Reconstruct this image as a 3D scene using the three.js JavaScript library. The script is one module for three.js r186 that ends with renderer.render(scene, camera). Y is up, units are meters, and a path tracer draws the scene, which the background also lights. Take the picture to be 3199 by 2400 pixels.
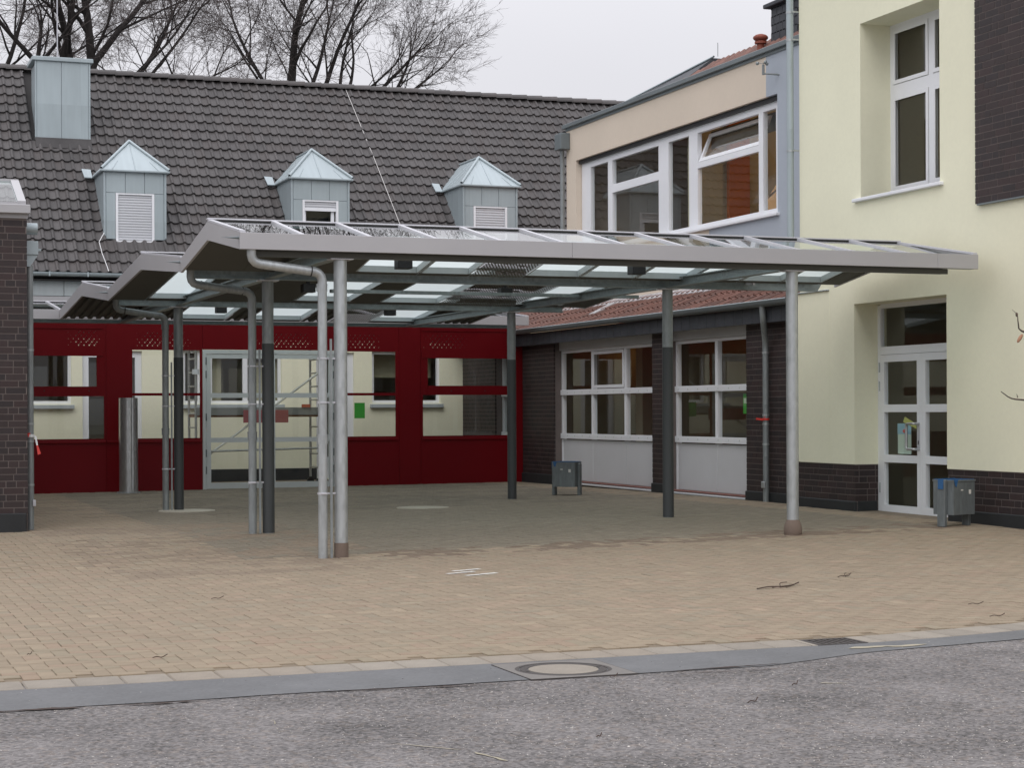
import * as THREE from 'three';
import { mergeGeometries } from 'three/addons/utils/BufferGeometryUtils.js';

// ---------- camera, sky, sun, exposure ----------
// Plan axes: u runs right along the facades, v runs back, y up; world = (u, y, -v).
const scene = new THREE.Scene();
const camera = new THREE.PerspectiveCamera(23.46, 1024 / 769, 0.1, 600);
camera.position.set(0, 1.45, 0);
camera.rotation.order = 'YXZ';
camera.rotation.set(0, -20.63 * Math.PI / 180, -0.0043);
camera.setViewOffset(1024, 769, 0, -27.5, 1024, 769);
camera.updateProjectionMatrix();

let seed = 20240;
function rnd() { seed = (seed * 1664525 + 1013904223) >>> 0; return seed / 4294967296; }
const rr = (a, b) => a + (b - a) * rnd();
function hash(x, y, s) { let h = (x * 374761393 + y * 668265263 + s * 1442695041) | 0; h = Math.imul(h ^ (h >>> 13), 1274126177); h ^= h >>> 16; return (h >>> 0) / 4294967296; }
function vnoise(x, y, per, s) {
  const xi = Math.floor(x), yi = Math.floor(y), fx = x - xi, fy = y - yi;
  const w = (a) => ((a % per) + per) % per, sx = fx * fx * (3 - 2 * fx), sy = fy * fy * (3 - 2 * fy);
  const a = hash(w(xi), w(yi), s), b = hash(w(xi + 1), w(yi), s), c = hash(w(xi), w(yi + 1), s), d = hash(w(xi + 1), w(yi + 1), s);
  return a + (b - a) * sx + (c - a) * sy + (a - b - c + d) * sx * sy;
}
function fbm(x, y, per, s, oct = 4) { let v = 0, a = 0.5, t = 0; for (let i = 0; i < oct; i++) { v += a * vnoise(x, y, per, s + i * 7); t += a; x *= 2; y *= 2; per *= 2; a *= 0.5; } return v / t; }

// overcast sky: brighter towards the zenith, soft cloud texture
{
  const w = 512, h = 256, d = new Float32Array(w * h * 4);
  for (let j = 0; j < h; j++) for (let i = 0; i < w; i++) {
    const el = (j + 0.5) / h * Math.PI - Math.PI / 2, s = Math.max(0, Math.sin(el));
    const n = fbm(i / w * 12, j / h * 22, 12, 3, 5) - 0.5;
    let l = 0.60 * (1 + 2.1 * s) * (1 + 0.3 * n);
    if (el < 0) l = 0.35;
    const k = (j * w + i) * 4;
    d[k] = l * 0.985; d[k + 1] = l * 0.985; d[k + 2] = l * 1.045; d[k + 3] = 1;
  }
  const t = new THREE.DataTexture(d, w, h, THREE.RGBAFormat, THREE.FloatType);
  t.mapping = THREE.EquirectangularReflectionMapping; t.magFilter = t.minFilter = THREE.LinearFilter; t.needsUpdate = true;
  scene.background = t; scene.environment = t;
}
const sun = new THREE.DirectionalLight(new THREE.Color(1, 0.97, 0.93), 0.6);
sun.position.set(-9, 32, 6); sun.target.position.set(8, 0, -22); scene.add(sun, sun.target);
sun.castShadow = true; sun.shadow.radius = 60; sun.shadow.mapSize.set(2048, 2048);
Object.assign(sun.shadow.camera, { left: -40, right: 40, top: 40, bottom: -40, near: 1, far: 120 });

// ---------- textures ----------
const enc = (l) => Math.round(255 * Math.min(1, Math.max(0, l <= 0.0031308 ? 12.92 * l : 1.055 * Math.pow(l, 1 / 2.4) - 0.055)));
function tex(n, fn, rep, linear = false) {
  const d = new Uint8Array(n * n * 4);
  for (let j = 0; j < n; j++) for (let i = 0; i < n; i++) {
    let c = fn(i / n, j / n, i, j); if (typeof c === 'number') c = [c, c, c];
    const k = (j * n + i) * 4;
    for (let q = 0; q < 3; q++) d[k + q] = linear ? Math.round(255 * Math.min(1, Math.max(0, c[q]))) : enc(c[q]);
    d[k + 3] = 255;
  }
  const t = new THREE.DataTexture(d, n, n); t.wrapS = t.wrapT = THREE.RepeatWrapping; t.magFilter = THREE.LinearFilter; t.minFilter = THREE.LinearMipmapLinearFilter; t.generateMipmaps = true;
  t.colorSpace = linear ? THREE.NoColorSpace : THREE.SRGBColorSpace; t.repeat.set(rep, rep); t.needsUpdate = true; return t;
}
const T = {
  plaster: tex(512, (x, y) => 0.93 + 0.08 * (fbm(x * 4, y * 4, 4, 1) - 0.5) + 0.035 * (fbm(x * 90, y * 90, 90, 2, 2) - 0.5), 0.27),
  plasterBump: tex(512, (x, y) => fbm(x * 110, y * 110, 110, 4, 3), 0.8, true),
  concrete: tex(512, (x, y) => { const g = fbm(x * 5, y * 5, 5, 5), s = fbm(x * 130, y * 130, 130, 6, 2); return 0.72 + 0.2 * g + 0.22 * (s - 0.3); }, 1.7),
  asphalt: tex(1024, (x, y, i, j) => {
    const p = fbm(x * 5, y * 5, 5, 7, 4), g = fbm(x * 150, y * 150, 150, 8, 2), h = hash(i >> 1, j >> 1, 9), c = vnoise(x * 90, y * 90, 90, 12);
    let l = 0.5 + 0.42 * (p - 0.5) + 0.75 * (g - 0.5); if (h > 0.985) l += 0.4 * h; if (h < 0.02) l *= 0.55;
    const r = c > 0.72 ? 0.06 : 0; return [l * (1.02 + r), l * 0.98, l * (1 - r)];
  }, 0.42),
  asphaltBump: tex(512, (x, y) => fbm(x * 120, y * 120, 120, 10, 2), 0.9, true),
  smooth: tex(512, (x, y) => 0.7 + 0.4 * (fbm(x * 4, y * 4, 4, 31, 5) - 0.5) + 0.2 * (fbm(x * 120, y * 120, 120, 32, 2) - 0.5), 0.5),
  zinc: tex(512, (x, y) => 0.84 + 0.22 * (fbm(x * 4, y * 3, 1e6, 13, 4) - 0.5) + 0.08 * (fbm(x * 60, y * 4, 1e6, 14, 2) - 0.5), 0.37),
  galv: tex(512, (x, y) => 0.8 + 0.36 * (fbm(x * 26, y * 8, 1e6, 15, 4) - 0.5) + 0.16 * (fbm(x * 3, y * 3, 1e6, 18) - 0.5), 1.3),
  brick: tex(256, (x, y) => 0.75 + 0.5 * (fbm(x * 5, y * 5, 5, 16, 5) - 0.5) + 0.25 * (fbm(x * 40, y * 40, 40, 17, 2) - 0.5), 2.1),
  tile: tex(256, (x, y) => 0.8 + 0.4 * (fbm(x * 4, y * 4, 4, 19, 4) - 0.5) + 0.2 * (fbm(x * 50, y * 50, 50, 20, 2) - 0.5), 1.3),
  paint: tex(512, (x, y) => 0.9 + 0.14 * (fbm(x * 3, y * 3, 3, 22, 5) - 0.5), 0.4),
  bark: tex(256, (x, y) => 0.6 + 0.7 * (fbm(x * 24, y * 6, 1e6, 23, 4) - 0.5), 1),
  holes: tex(256, (x, y) => { const s = 8; let fx = x * s, fy = y * s; fx += (Math.floor(fy) % 2) * 0.5; const dx = fx - Math.floor(fx) - 0.5, dy = fy - Math.floor(fy) - 0.5; return dx * dx + dy * dy < 0.085 ? 0 : 1; }, 3.2, true),
};
function M(r, g, b, o = {}) {
  const { rough = 0.8, metal = 0, map, bump, bs = 0.002, phys, ...rest } = o;
  const m = phys ? new THREE.MeshPhysicalMaterial() : new THREE.MeshStandardMaterial();
  m.color.setRGB(r, g, b); m.roughness = rough; m.metalness = metal; m.side = THREE.DoubleSide;
  if (map) m.map = map; if (bump) { m.bumpMap = bump; m.bumpScale = bs; }
  Object.assign(m, rest); return m;
}
const glassMat = (r = 0.97, g = 0.99, b = 0.98, ior = 1.5) => M(r, g, b, { phys: true, rough: 0.0, transmission: 1, thickness: 0, ior });
const mat = {
  yellow: M(0.88, 0.86, 0.66, { map: T.plaster, bump: T.plasterBump, bs: 0.0006, rough: 0.95 }),
  cream: M(0.72, 0.62, 0.51, { map: T.plaster, bump: T.plasterBump, bs: 0.0006, rough: 0.95 }),
  blueGrey: M(0.43, 0.47, 0.53, { map: T.plaster, bump: T.plasterBump, bs: 0.0006, rough: 0.95 }),
  roomPale: M(0.45, 0.42, 0.30, { rough: 0.95, map: T.paint }), roomDark: M(0.10, 0.085, 0.06, { rough: 0.9 }), roomOrange: M(0.42, 0.13, 0.035, { rough: 0.9 }), roomFloor: M(0.16, 0.12, 0.08, { rough: 0.5 }), wood: M(0.30, 0.13, 0.045, { rough: 0.6, map: T.paint }),
  white: M(0.90, 0.91, 0.94, { rough: 0.35, map: T.paint }), whiteOld: M(0.62, 0.63, 0.66, { rough: 0.45, map: T.paint }), panelWhite: M(0.66, 0.66, 0.68, { rough: 0.5, map: T.paint }), greyFrame: M(0.64, 0.67, 0.67, { rough: 0.4, map: T.paint }),
  fascia: M(0.47, 0.462, 0.475, { rough: 0.42, metal: 0.15, map: T.paint }), alu: M(0.62, 0.62, 0.66, { rough: 0.35, metal: 0.2, map: T.paint }), beam: M(0.30, 0.345, 0.35, { rough: 0.45, metal: 0.35, map: T.galv }), soffit: M(0.085, 0.085, 0.075, { rough: 0.7, map: T.paint }), lightBand: M(0.5, 0.55, 0.56, { rough: 0.5, map: T.zinc }),
  perf: M(0.10, 0.10, 0.09, { rough: 0.6, alphaMap: T.holes, transparent: true, alphaTest: 0.5 }),
  galv: M(0.54, 0.57, 0.58, { rough: 0.42, metal: 0.55, map: T.galv }), galvDull: M(0.33, 0.355, 0.36, { rough: 0.5, metal: 0.4, map: T.galv }), coat: M(0.055, 0.06, 0.062, { rough: 0.5, map: T.paint }), rust: M(0.20, 0.15, 0.12, { rough: 0.9, map: T.concrete }), steel: M(0.66, 0.67, 0.68, { rough: 0.3, metal: 0.95, map: T.galv }),
  zinc: M(0.46, 0.53, 0.555, { rough: 0.45, metal: 0.25, map: T.zinc }), zincDark: M(0.20, 0.23, 0.24, { rough: 0.5, metal: 0.2, map: T.zinc }), slate: M(0.055, 0.06, 0.07, { rough: 0.6, map: T.tile }),
  red: M(0.165, 0.002, 0.006, { rough: 0.42, map: T.paint, phys: true, specularIntensity: 0.35 }), black: M(0.012, 0.012, 0.014, { rough: 0.5 }), rubber: M(0.02, 0.02, 0.02, { rough: 0.8 }), bitumen: M(0.022, 0.024, 0.026, { rough: 0.65, map: T.tile }),
  mortar: M(0.175, 0.145, 0.135, { rough: 0.95, map: T.concrete }), deck: M(0.03, 0.028, 0.028, { rough: 0.9 }),
  glass: glassMat(), glassTint: glassMat(0.88, 0.96, 0.94), roofGlass: glassMat(0.80, 0.90, 0.88, 2.2), milkGlass: M(0.80, 0.89, 0.89, { phys: true, rough: 1, transmission: 0.8, thickness: 0, ior: 1.45 }), roomDim: M(0.15, 0.13, 0.085, { rough: 0.9, map: T.paint }), blue: M(0.03, 0.11, 0.26, { rough: 0.5 }), binZinc: M(0.22, 0.245, 0.25, { rough: 0.55, metal: 0.35, map: T.galv }),
  asphalt: M(0.285, 0.275, 0.262, { rough: 0.92, map: T.asphalt, bump: T.asphaltBump, bs: 0.004 }), asphaltSmooth: M(0.178, 0.18, 0.184, { rough: 0.75, map: T.smooth, bump: T.asphaltBump, bs: 0.001 }), bed: M(0.225, 0.178, 0.125, { rough: 1, map: T.concrete }), dirt: M(0.06, 0.04, 0.032, { rough: 1, map: T.concrete }),
  kerb: M(0.40, 0.37, 0.34, { rough: 0.9, map: T.concrete }), iron: M(0.085, 0.075, 0.07, { rough: 0.75, metal: 0.3, map: T.concrete }), bark: M(0.045, 0.038, 0.036, { rough: 1, map: T.bark }), twig: M(0.10, 0.082, 0.078, { rough: 1 }), chalk: M(0.75, 0.73, 0.68, { rough: 1, map: T.concrete }),
  clay: M(0.30, 0.085, 0.055, { rough: 0.7, map: T.tile }), tapeRed: M(0.65, 0.04, 0.03, { rough: 0.5 }), tapeWhite: M(0.8, 0.8, 0.8, { rough: 0.5 }), green: M(0.05, 0.36, 0.04, { rough: 0.6 }), paperBlue: M(0.25, 0.45, 0.55, { rough: 0.7 }), paperLight: M(0.5, 0.6, 0.52, { rough: 0.7 }), paperYellow: M(0.5, 0.52, 0.12, { rough: 0.7 }), paperOrange: M(0.72, 0.42, 0.20, { rough: 0.8 }),
};
const tones = (base, list, opt) => list.map(([k, r = 1, g = 1, b = 1]) => M(base[0] * k * r, base[1] * k * g, base[2] * k * b, opt));
const brickMats = tones([0.040, 0.0245, 0.024], [[1], [0.87], [1.15], [0.95, 0.92, 1, 1.08], [0.8, 0.92, 1.03, 1.1], [1.05, 1.08, 0.97, 0.97]], { rough: 0.6, map: T.brick, bump: T.brick, bs: 0.001 });
const tileMats = tones([0.092, 0.084, 0.083], [[1], [0.86], [1.1], [0.95, 1.04, 1, 0.98], [1.22]], { rough: 0.62, map: T.tile, bump: T.tile, bs: 0.001 });
const redTileMats = tones([0.21, 0.095, 0.07], [[1], [0.8], [1.15], [0.9, 0.9, 1, 1.05]], { rough: 0.65, map: T.tile, bump: T.tile, bs: 0.001 });
const paverMats = tones([0.288, 0.229, 0.160], [[1], [0.95], [1.04], [1, 1.03, 0.97, 0.98], [0.98, 0.97, 1.01, 1.01], [1.08]], { rough: 0.93, map: T.concrete, bump: T.concrete, bs: 0.001 });

// ---------- geometry helpers ----------
const P3 = (u, y, v) => new THREE.Vector3(u, y, -v);
function boxUV(g) {
  if (g.index) g = g.toNonIndexed();
  g.computeVertexNormals === undefined;
  const p = g.attributes.position, uv = new Float32Array(p.count * 2), a = new THREE.Vector3(), b = new THREE.Vector3(), c = new THREE.Vector3(), n = new THREE.Vector3();
  for (let i = 0; i < p.count; i += 3) {
    a.fromBufferAttribute(p, i); b.fromBufferAttribute(p, i + 1); c.fromBufferAttribute(p, i + 2);
    n.copy(b).sub(a).cross(c.clone().sub(a));
    const x = Math.abs(n.x), y = Math.abs(n.y), z = Math.abs(n.z);
    for (let k = 0; k < 3; k++) {
      const q = [a, b, c][k], o = (i + k) * 2;
      if (y >= x && y >= z) { uv[o] = q.x; uv[o + 1] = q.z; } else if (x >= z) { uv[o] = q.z; uv[o + 1] = q.y; } else { uv[o] = q.x; uv[o + 1] = q.y; }
    }
  }
  g.setAttribute('uv', new THREE.BufferAttribute(uv, 2));
  for (const k of Object.keys(g.attributes)) if (!['position', 'normal', 'uv'].includes(k)) g.deleteAttribute(k);
  return g;
}
function join(list) { list = (Array.isArray(list) ? list.flat(3) : [list]).map((g) => boxUV(g)); return list.length === 1 ? list[0] : mergeGeometries(list); }
const bx = (u0, u1, y0, y1, v0, v1) => new THREE.BoxGeometry(Math.abs(u1 - u0), Math.abs(y1 - y0), Math.abs(v1 - v0)).translate((u0 + u1) / 2, (y0 + y1) / 2, -(v0 + v1) / 2);
function hexa(a, b) { // a, b: four points each (u,y,v), opposite faces
  const p = [...a, ...b].map((q) => P3(...q)), f = [[0, 1, 2, 3], [7, 6, 5, 4], [0, 4, 5, 1], [1, 5, 6, 2], [2, 6, 7, 3], [3, 7, 4, 0]], out = [];
  for (const q of f) for (const k of [0, 1, 2, 0, 2, 3]) out.push(p[q[k]].x, p[q[k]].y, p[q[k]].z);
  const g = new THREE.BufferGeometry(); g.setAttribute('position', new THREE.Float32BufferAttribute(out, 3)); g.computeVertexNormals(); return g;
}
function cbx(u0, u1, y0, y1, v0, v1, c = 0.006) { // box with chamfered edges
  const w = Math.abs(u1 - u0), h = Math.abs(y1 - y0), d = Math.abs(v1 - v0); c = Math.min(c, w * 0.3, h * 0.3, d * 0.3);
  return chamfer(w, h, d, c).translate((u0 + u1) / 2, (y0 + y1) / 2, -(v0 + v1) / 2);
}
function chamfer(w, h, d, c) {
  const H = [w / 2, h / 2, d / 2], out = [], tri = (a, b, e) => { const n = [(b[1] - a[1]) * (e[2] - a[2]) - (b[2] - a[2]) * (e[1] - a[1]), (b[2] - a[2]) * (e[0] - a[0]) - (b[0] - a[0]) * (e[2] - a[2]), (b[0] - a[0]) * (e[1] - a[1]) - (b[1] - a[1]) * (e[0] - a[0])]; const o = n[0] * (a[0] + b[0] + e[0]) + n[1] * (a[1] + b[1] + e[1]) + n[2] * (a[2] + b[2] + e[2]); out.push(...(o >= 0 ? [...a, ...b, ...e] : [...a, ...e, ...b])); };
  const pt = (ax, s) => { const r = [0, 1, 2].map((k) => s[k] * (k === ax ? H[k] : H[k] - c)); return r; };
  const S = [-1, 1];
  for (let ax = 0; ax < 3; ax++) for (const s of S) { const o = [0, 1, 2].filter((k) => k !== ax), q = [[-1, -1], [1, -1], [1, 1], [-1, 1]].map(([m, n]) => { const t = [0, 0, 0]; t[ax] = s; t[o[0]] = m; t[o[1]] = n; return pt(ax, t); }); tri(q[0], q[1], q[2]); tri(q[0], q[2], q[3]); }
  for (let ax = 0; ax < 3; ax++) { const [m, n] = [0, 1, 2].filter((k) => k !== ax); for (const a of S) for (const b of S) { const q = []; for (const e of S) { const t = [0, 0, 0]; t[ax] = e; t[m] = a; t[n] = b; q.push([pt(m, t), pt(n, t)]); } tri(q[0][0], q[0][1], q[1][1]); tri(q[0][0], q[1][1], q[1][0]); } }
  for (const a of S) for (const b of S) for (const e of S) tri(pt(0, [a, b, e]), pt(1, [a, b, e]), pt(2, [a, b, e]));
  const g = new THREE.BufferGeometry(); g.setAttribute('position', new THREE.Float32BufferAttribute(out, 3)); g.computeVertexNormals(); return g;
}
function shapeOf(poly, holes = []) { const s = new THREE.Shape(poly.map(([x, y]) => new THREE.Vector2(x, y))); for (const h of holes) s.holes.push(new THREE.Path(h.map(([x, y]) => new THREE.Vector2(x, y)))); return s; }
const rect = (a0, a1, y0, y1) => [[a0, y0], [a1, y0], [a1, y1], [a0, y1]];
const circle = (x, y, r, n = 6) => Array.from({ length: n }, (_, i) => [x + r * Math.cos(i / n * 6.2832), y + r * Math.sin(i / n * 6.2832)]);
const toU = new THREE.Matrix4().makeBasis(new THREE.Vector3(0, 0, -1), new THREE.Vector3(0, 1, 0), new THREE.Vector3(1, 0, 0));
// polygon in (v,y), thickness from u0 to u1
function prismU(poly, u0, u1, holes) { return new THREE.ExtrudeGeometry(shapeOf(poly, holes), { depth: u1 - u0, bevelEnabled: false }).applyMatrix4(toU).translate(u0, 0, 0); }
// polygon in (u,y), thickness from v0 to v1
function prismV(poly, v0, v1, holes) { return new THREE.ExtrudeGeometry(shapeOf(poly, holes), { depth: v1 - v0, bevelEnabled: false }).translate(0, 0, -v1); }
function tube(pts, r, o = {}) { // pts in (u,y,v); elbows of radius b
  const { b = 0, n = 10, seg } = o, q = pts.map((p) => P3(...p)), path = new THREE.CurvePath(); let last = q[0];
  for (let i = 1; i < q.length; i++) {
    if (i < q.length - 1 && b > 0) { const d0 = q[i].clone().sub(last).normalize(), d1 = q[i + 1].clone().sub(q[i]).normalize(), k = Math.min(b, q[i].distanceTo(last) * 0.45, q[i].distanceTo(q[i + 1]) * 0.45), a = q[i].clone().addScaledVector(d0, -k), e = q[i].clone().addScaledVector(d1, k); path.add(new THREE.LineCurve3(last, a)); path.add(new THREE.QuadraticBezierCurve3(a, q[i], e)); last = e; }
    else { path.add(new THREE.LineCurve3(last, q[i])); last = q[i]; }
  }
  return new THREE.TubeGeometry(path, seg || (q.length > 2 ? 48 : 1), r, n, false);
}
function cylY(u, v, y0, y1, r0, r1 = r0, n = 20) { return new THREE.CylinderGeometry(r1, r0, y1 - y0, n).translate(u, (y0 + y1) / 2, -v); }
const ringY = (u, v, y, r, t = 0.012, h = 0.03) => cylY(u, v, y - h / 2, y + h / 2, r + t, r + t, 14);

// ---------- object helpers ----------
const taken = {};
function numbered(n) { const k = taken[n] || 0; taken[n] = k + 1; return k ? `${n}_${String(k).padStart(3, '0')}` : n; }
function thing(name, label, category, base = [0, 0, 0], group) { const o = new THREE.Group(); o.name = numbered(name); o.position.copy(P3(...base)); o.userData = { label, category }; if (group) o.userData.group = group; scene.add(o); return o; }
function shade(m) { m.castShadow = m.receiveShadow = true; return m; }
function part(parent, name, geo, material, label) {
  const m = shade(new THREE.Mesh(join(geo), material)); m.name = name; if (label) m.userData.label = label;
  if (parent.isGroup) m.position.copy(parent.position).multiplyScalar(-1); parent.add(m); return m;
}
function solo(name, geo, material, label, category, group) { const m = shade(new THREE.Mesh(join(geo), material)); m.name = numbered(name); m.userData = { label, category }; if (group) m.userData.group = group; m.geometry.computeBoundingBox(); const c = new THREE.Vector3(); m.geometry.boundingBox.getCenter(c); c.y = m.geometry.boundingBox.min.y; m.geometry.translate(-c.x, -c.y, -c.z); m.position.copy(c); scene.add(m); return m; }
function structure(name, geo, material) { const m = shade(new THREE.Mesh(join(geo), material)); m.name = name; m.userData.kind = 'structure'; scene.add(m); return m; }
function piece(parent, name, geo, material, matrix) { const m = shade(new THREE.Mesh(geo, material)); m.name = name; m.applyMatrix4(matrix); if (parent.isGroup) m.position.sub(parent.position); parent.add(m); return m; }

// ---------- ground ----------
const lerpList = (x, L) => { if (x <= L[0][0]) return L[0][1]; for (let i = 1; i < L.length; i++) if (x <= L[i][0]) { const t = (x - L[i - 1][0]) / (L[i][0] - L[i - 1][0]); return L[i - 1][1] + t * (L[i][1] - L[i - 1][1]); } return L[L.length - 1][1]; };
function ground(u, v) {
  const k = lerpList(v, [[10.7, 0], [18.4, 0.0165], [21.65, 0.0115], [27.5, 0.0115], [34.5, 0.006]]), b = lerpList(v, [[10.7, -0.06], [18.4, -0.04], [21.65, 0.015], [27.5, 0], [34.5, 0]]);
  return b + k * (Math.min(14, Math.max(-4, u)) - 5);
}
const kerbV = (u) => 10.72 + 0.11 * Math.pow(Math.max(0, u - 6.2), 1.7) * 0.9; // back edge of the kerb
function sheet(u0, u1, v0, v1, nu, nv, fy) {
  const out = [], pt = (i, j) => { const u = u0 + (u1 - u0) * i / nu, b = typeof v0 === 'function' ? v0(u) : v0, e = typeof v1 === 'function' ? v1(u) : v1, v = b + (e - b) * j / nv; return [u, fy(u, v), -v]; };
  for (let i = 0; i < nu; i++) for (let j = 0; j < nv; j++) { const a = pt(i, j), b = pt(i + 1, j), c = pt(i + 1, j + 1), d = pt(i, j + 1); out.push(...a, ...b, ...c, ...a, ...c, ...d); }
  const g = new THREE.BufferGeometry(); g.setAttribute('position', new THREE.Float32BufferAttribute(out, 3)); g.computeVertexNormals(); return g;
}
structure('ground', sheet(-220, 220, -220, 260, 4, 4, () => -0.4), M(0.16, 0.16, 0.14, { rough: 1, map: T.concrete }));
structure('asphalt_yard', sheet(-30, 40, -40, (u) => kerbV(u) - 0.15, 70, 30, (u, v) => -0.066 + 0.001 * Math.sin(u * 1.3 + v * 0.7)), mat.asphalt);
// smooth asphalt strip along the kerb, with weedy cracks at its edge
const stripLow = (u) => { const k = kerbV(u) - 0.3; return Math.min(k - 0.06, lerpList(u, [[-20, 9.7], [5.3, 9.72], [6.1, 10.02], [8, 10.3], [12, 10.9], [20, 14]]) + 0.05 * (fbm(u * 1.7 + 40, 3, 1e6, 51, 4) - 0.5)); };
structure('asphalt_strip', sheet(-12, 13, stripLow, (u) => kerbV(u) - 0.296, 250, 2, () => -0.0618), mat.asphaltSmooth);
function ribbon(pts, w, y, s = 1) {
  const out = [], L = [], c = new THREE.CatmullRomCurve3(pts.map(([u, v]) => P3(u, 0, v))), n = Math.max(20, Math.round(c.getLength() / 0.02));
  for (let i = 0; i <= n; i++) { const p = c.getPoint(i / n), t = c.getTangent(i / n), q = Math.sin(Math.min(1, Math.min(i, n - i) / n * 5) * 1.57), k = Math.max(0.03, vnoise(i * 0.045, s + 30, 1e6, 63) - 0.3) * 2.4, a = w * q * k * (0.1 + 1.5 * vnoise(i * 0.3, s, 1e6, 61)), b = w * q * k * (0.1 + 1.5 * vnoise(i * 0.3, s + 9, 1e6, 62)); const yy = typeof y === 'function' ? y(p.x, -p.z) : y; L.push([p.x - t.z * a, yy, p.z + t.x * a], [p.x + t.z * b, yy, p.z - t.x * b]); }
  for (let i = 0; i < n; i++) out.push(...L[2 * i], ...L[2 * i + 1], ...L[2 * i + 3], ...L[2 * i], ...L[2 * i + 3], ...L[2 * i + 2]);
  const g = new THREE.BufferGeometry(); g.setAttribute('position', new THREE.Float32BufferAttribute(out, 3)); g.computeVertexNormals(); return g;
}
structure('asphalt_crack', [ribbon([[0.2, 9.7], [0.9, 9.69], [1.3, 9.67]], 0.02, -0.0592), ribbon([[1.2, 9.68], [1.75, 9.66], [2.0, 9.7], [2.5, 9.72], [3.0, 9.7]], 0.012, -0.0592, 3), ribbon([[2.7, 9.69], [3.2, 9.66], [3.5, 9.64], [3.8, 9.69], [4.42, 9.71], [5.1, 9.75], [5.4, 9.77]], 0.013, -0.0592, 5), ribbon([[3.3, 9.64], [3.42, 9.5], [3.7, 9.46], [3.95, 9.45]], 0.016, -0.0592, 8), ribbon([[3.77, 10.36], [3.78, 10.0], [3.77, 9.69]], 0.011, -0.0592, 11), ribbon([[4.5, 9.68], [4.9, 9.6], [5.3, 9.57]], 0.008, -0.0592, 13), ribbon([[3.75, 10.385], [4.1, 10.39], [4.42, 10.39]], 0.012, -0.0592, 15)], mat.dirt);
structure('worn_asphalt_mark', [ribbon([[2.02, 9.15], [2.1, 8.95], [2.08, 8.8]], 0.005, -0.0622, 21), ribbon([[2.07, 8.72], [2.06, 8.6], [2.16, 8.45], [2.3, 8.3]], 0.009, -0.0622, 41), ribbon([[2.33, 8.27], [2.42, 8.16]], 0.007, -0.0622, 43), ribbon([[2.46, 8.1], [2.58, 7.96], [2.7, 7.82]], 0.008, -0.0622, 45), ribbon([[2.73, 7.76], [2.8, 7.5]], 0.009, -0.0622, 47), ribbon([[6.1, 10.2], [6.35, 10.24], [6.5, 10.18], [6.7, 10.22]], 0.03, -0.0585, 23), ribbon([[6.4, 8.9], [6.8, 9.15], [7.4, 9.5]], 0.012, -0.0622, 25), ribbon([[5.2, 9.0], [5.35, 8.93]], 0.012, -0.0622, 27)], M(0.40, 0.36, 0.27, { rough: 1, map: T.concrete }));
// pale gravel grains lying on the asphalt
{
  const N = 16000, g = new THREE.IcosahedronGeometry(1, 0), im = new THREE.InstancedMesh(g, M(0.62, 0.6, 0.57, { rough: 0.95 }), N), m = new THREE.Matrix4(), c = new THREE.Color();
  for (let i = 0; i < N; i++) { const v = 5.6 + 4.8 * Math.pow(rnd(), 1.0), u = rr(0.02 * v, 0.8 * v); const on = v > stripLow(u), s = rr(0.0018, 0.0048) * (rnd() > 0.98 ? 1.6 : 1); if (on && rnd() > 0.06) { m.makeScale(0, 0, 0).setPosition(u, -0.3, -v); im.setMatrixAt(i, m); continue; } m.makeRotationY(rnd() * 6).scale(new THREE.Vector3(s * rr(0.8, 1.5), s * 0.6, s)).setPosition(u, (on ? -0.062 : -0.0665), -v); im.setMatrixAt(i, m); const t = rnd(), k = t > 0.985 ? 1.1 : t > 0.6 ? rr(0.5, 0.75) : t > 0.3 ? rr(0.32, 0.5) : rr(0.08, 0.2); im.setColorAt(i, c.setRGB(k, k * 0.97, k * 0.93)); }
  im.name = 'gravel_grains'; im.userData = { kind: 'stuff', label: 'pale grains of gravel scattered on the grey asphalt', category: 'gravel' }; scene.add(im);
}
// kerb of small concrete stones
const kerb = new THREE.Group(); kerb.name = 'kerb'; kerb.userData.kind = 'structure'; scene.add(kerb);
{
  const g = boxUV(chamfer(0.268, 0.12, 0.298, 0.008)), ms = tones([0.30, 0.265, 0.22], [[1], [0.92], [1.07], [0.97, 1.03, 1, 0.97]], { rough: 0.9, map: T.concrete, bump: T.concrete, bs: 0.001 });
  for (let s0 = -3.0; s0 < 12; s0 += 0.272) {
    for (const [p, q] of s0 + 0.268 <= 6.016 || s0 >= 6.384 ? [[s0, s0 + 0.268]] : [[s0, Math.min(6.016, s0 + 0.268)], [Math.max(6.384, s0), s0 + 0.268]]) {
      if (q - p < 0.03) continue; const u = (p + q) / 2, a = Math.atan((kerbV(u + 0.05) - kerbV(u)) / 0.05);
      piece(kerb, 'kerb_stone', g, ms[Math.floor(rnd() * 4)], new THREE.Matrix4().makeRotationFromEuler(new THREE.Euler(rr(-0.004, 0.004) + 0.012, a, rr(-0.003, 0.003))).scale(new THREE.Vector3((q - p) / 0.268 / Math.cos(a), 1, 1)).setPosition(u, -0.117 + rr(-0.0015, 0.0015), -(kerbV(u) - 0.15)));
    }
  }
}
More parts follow.
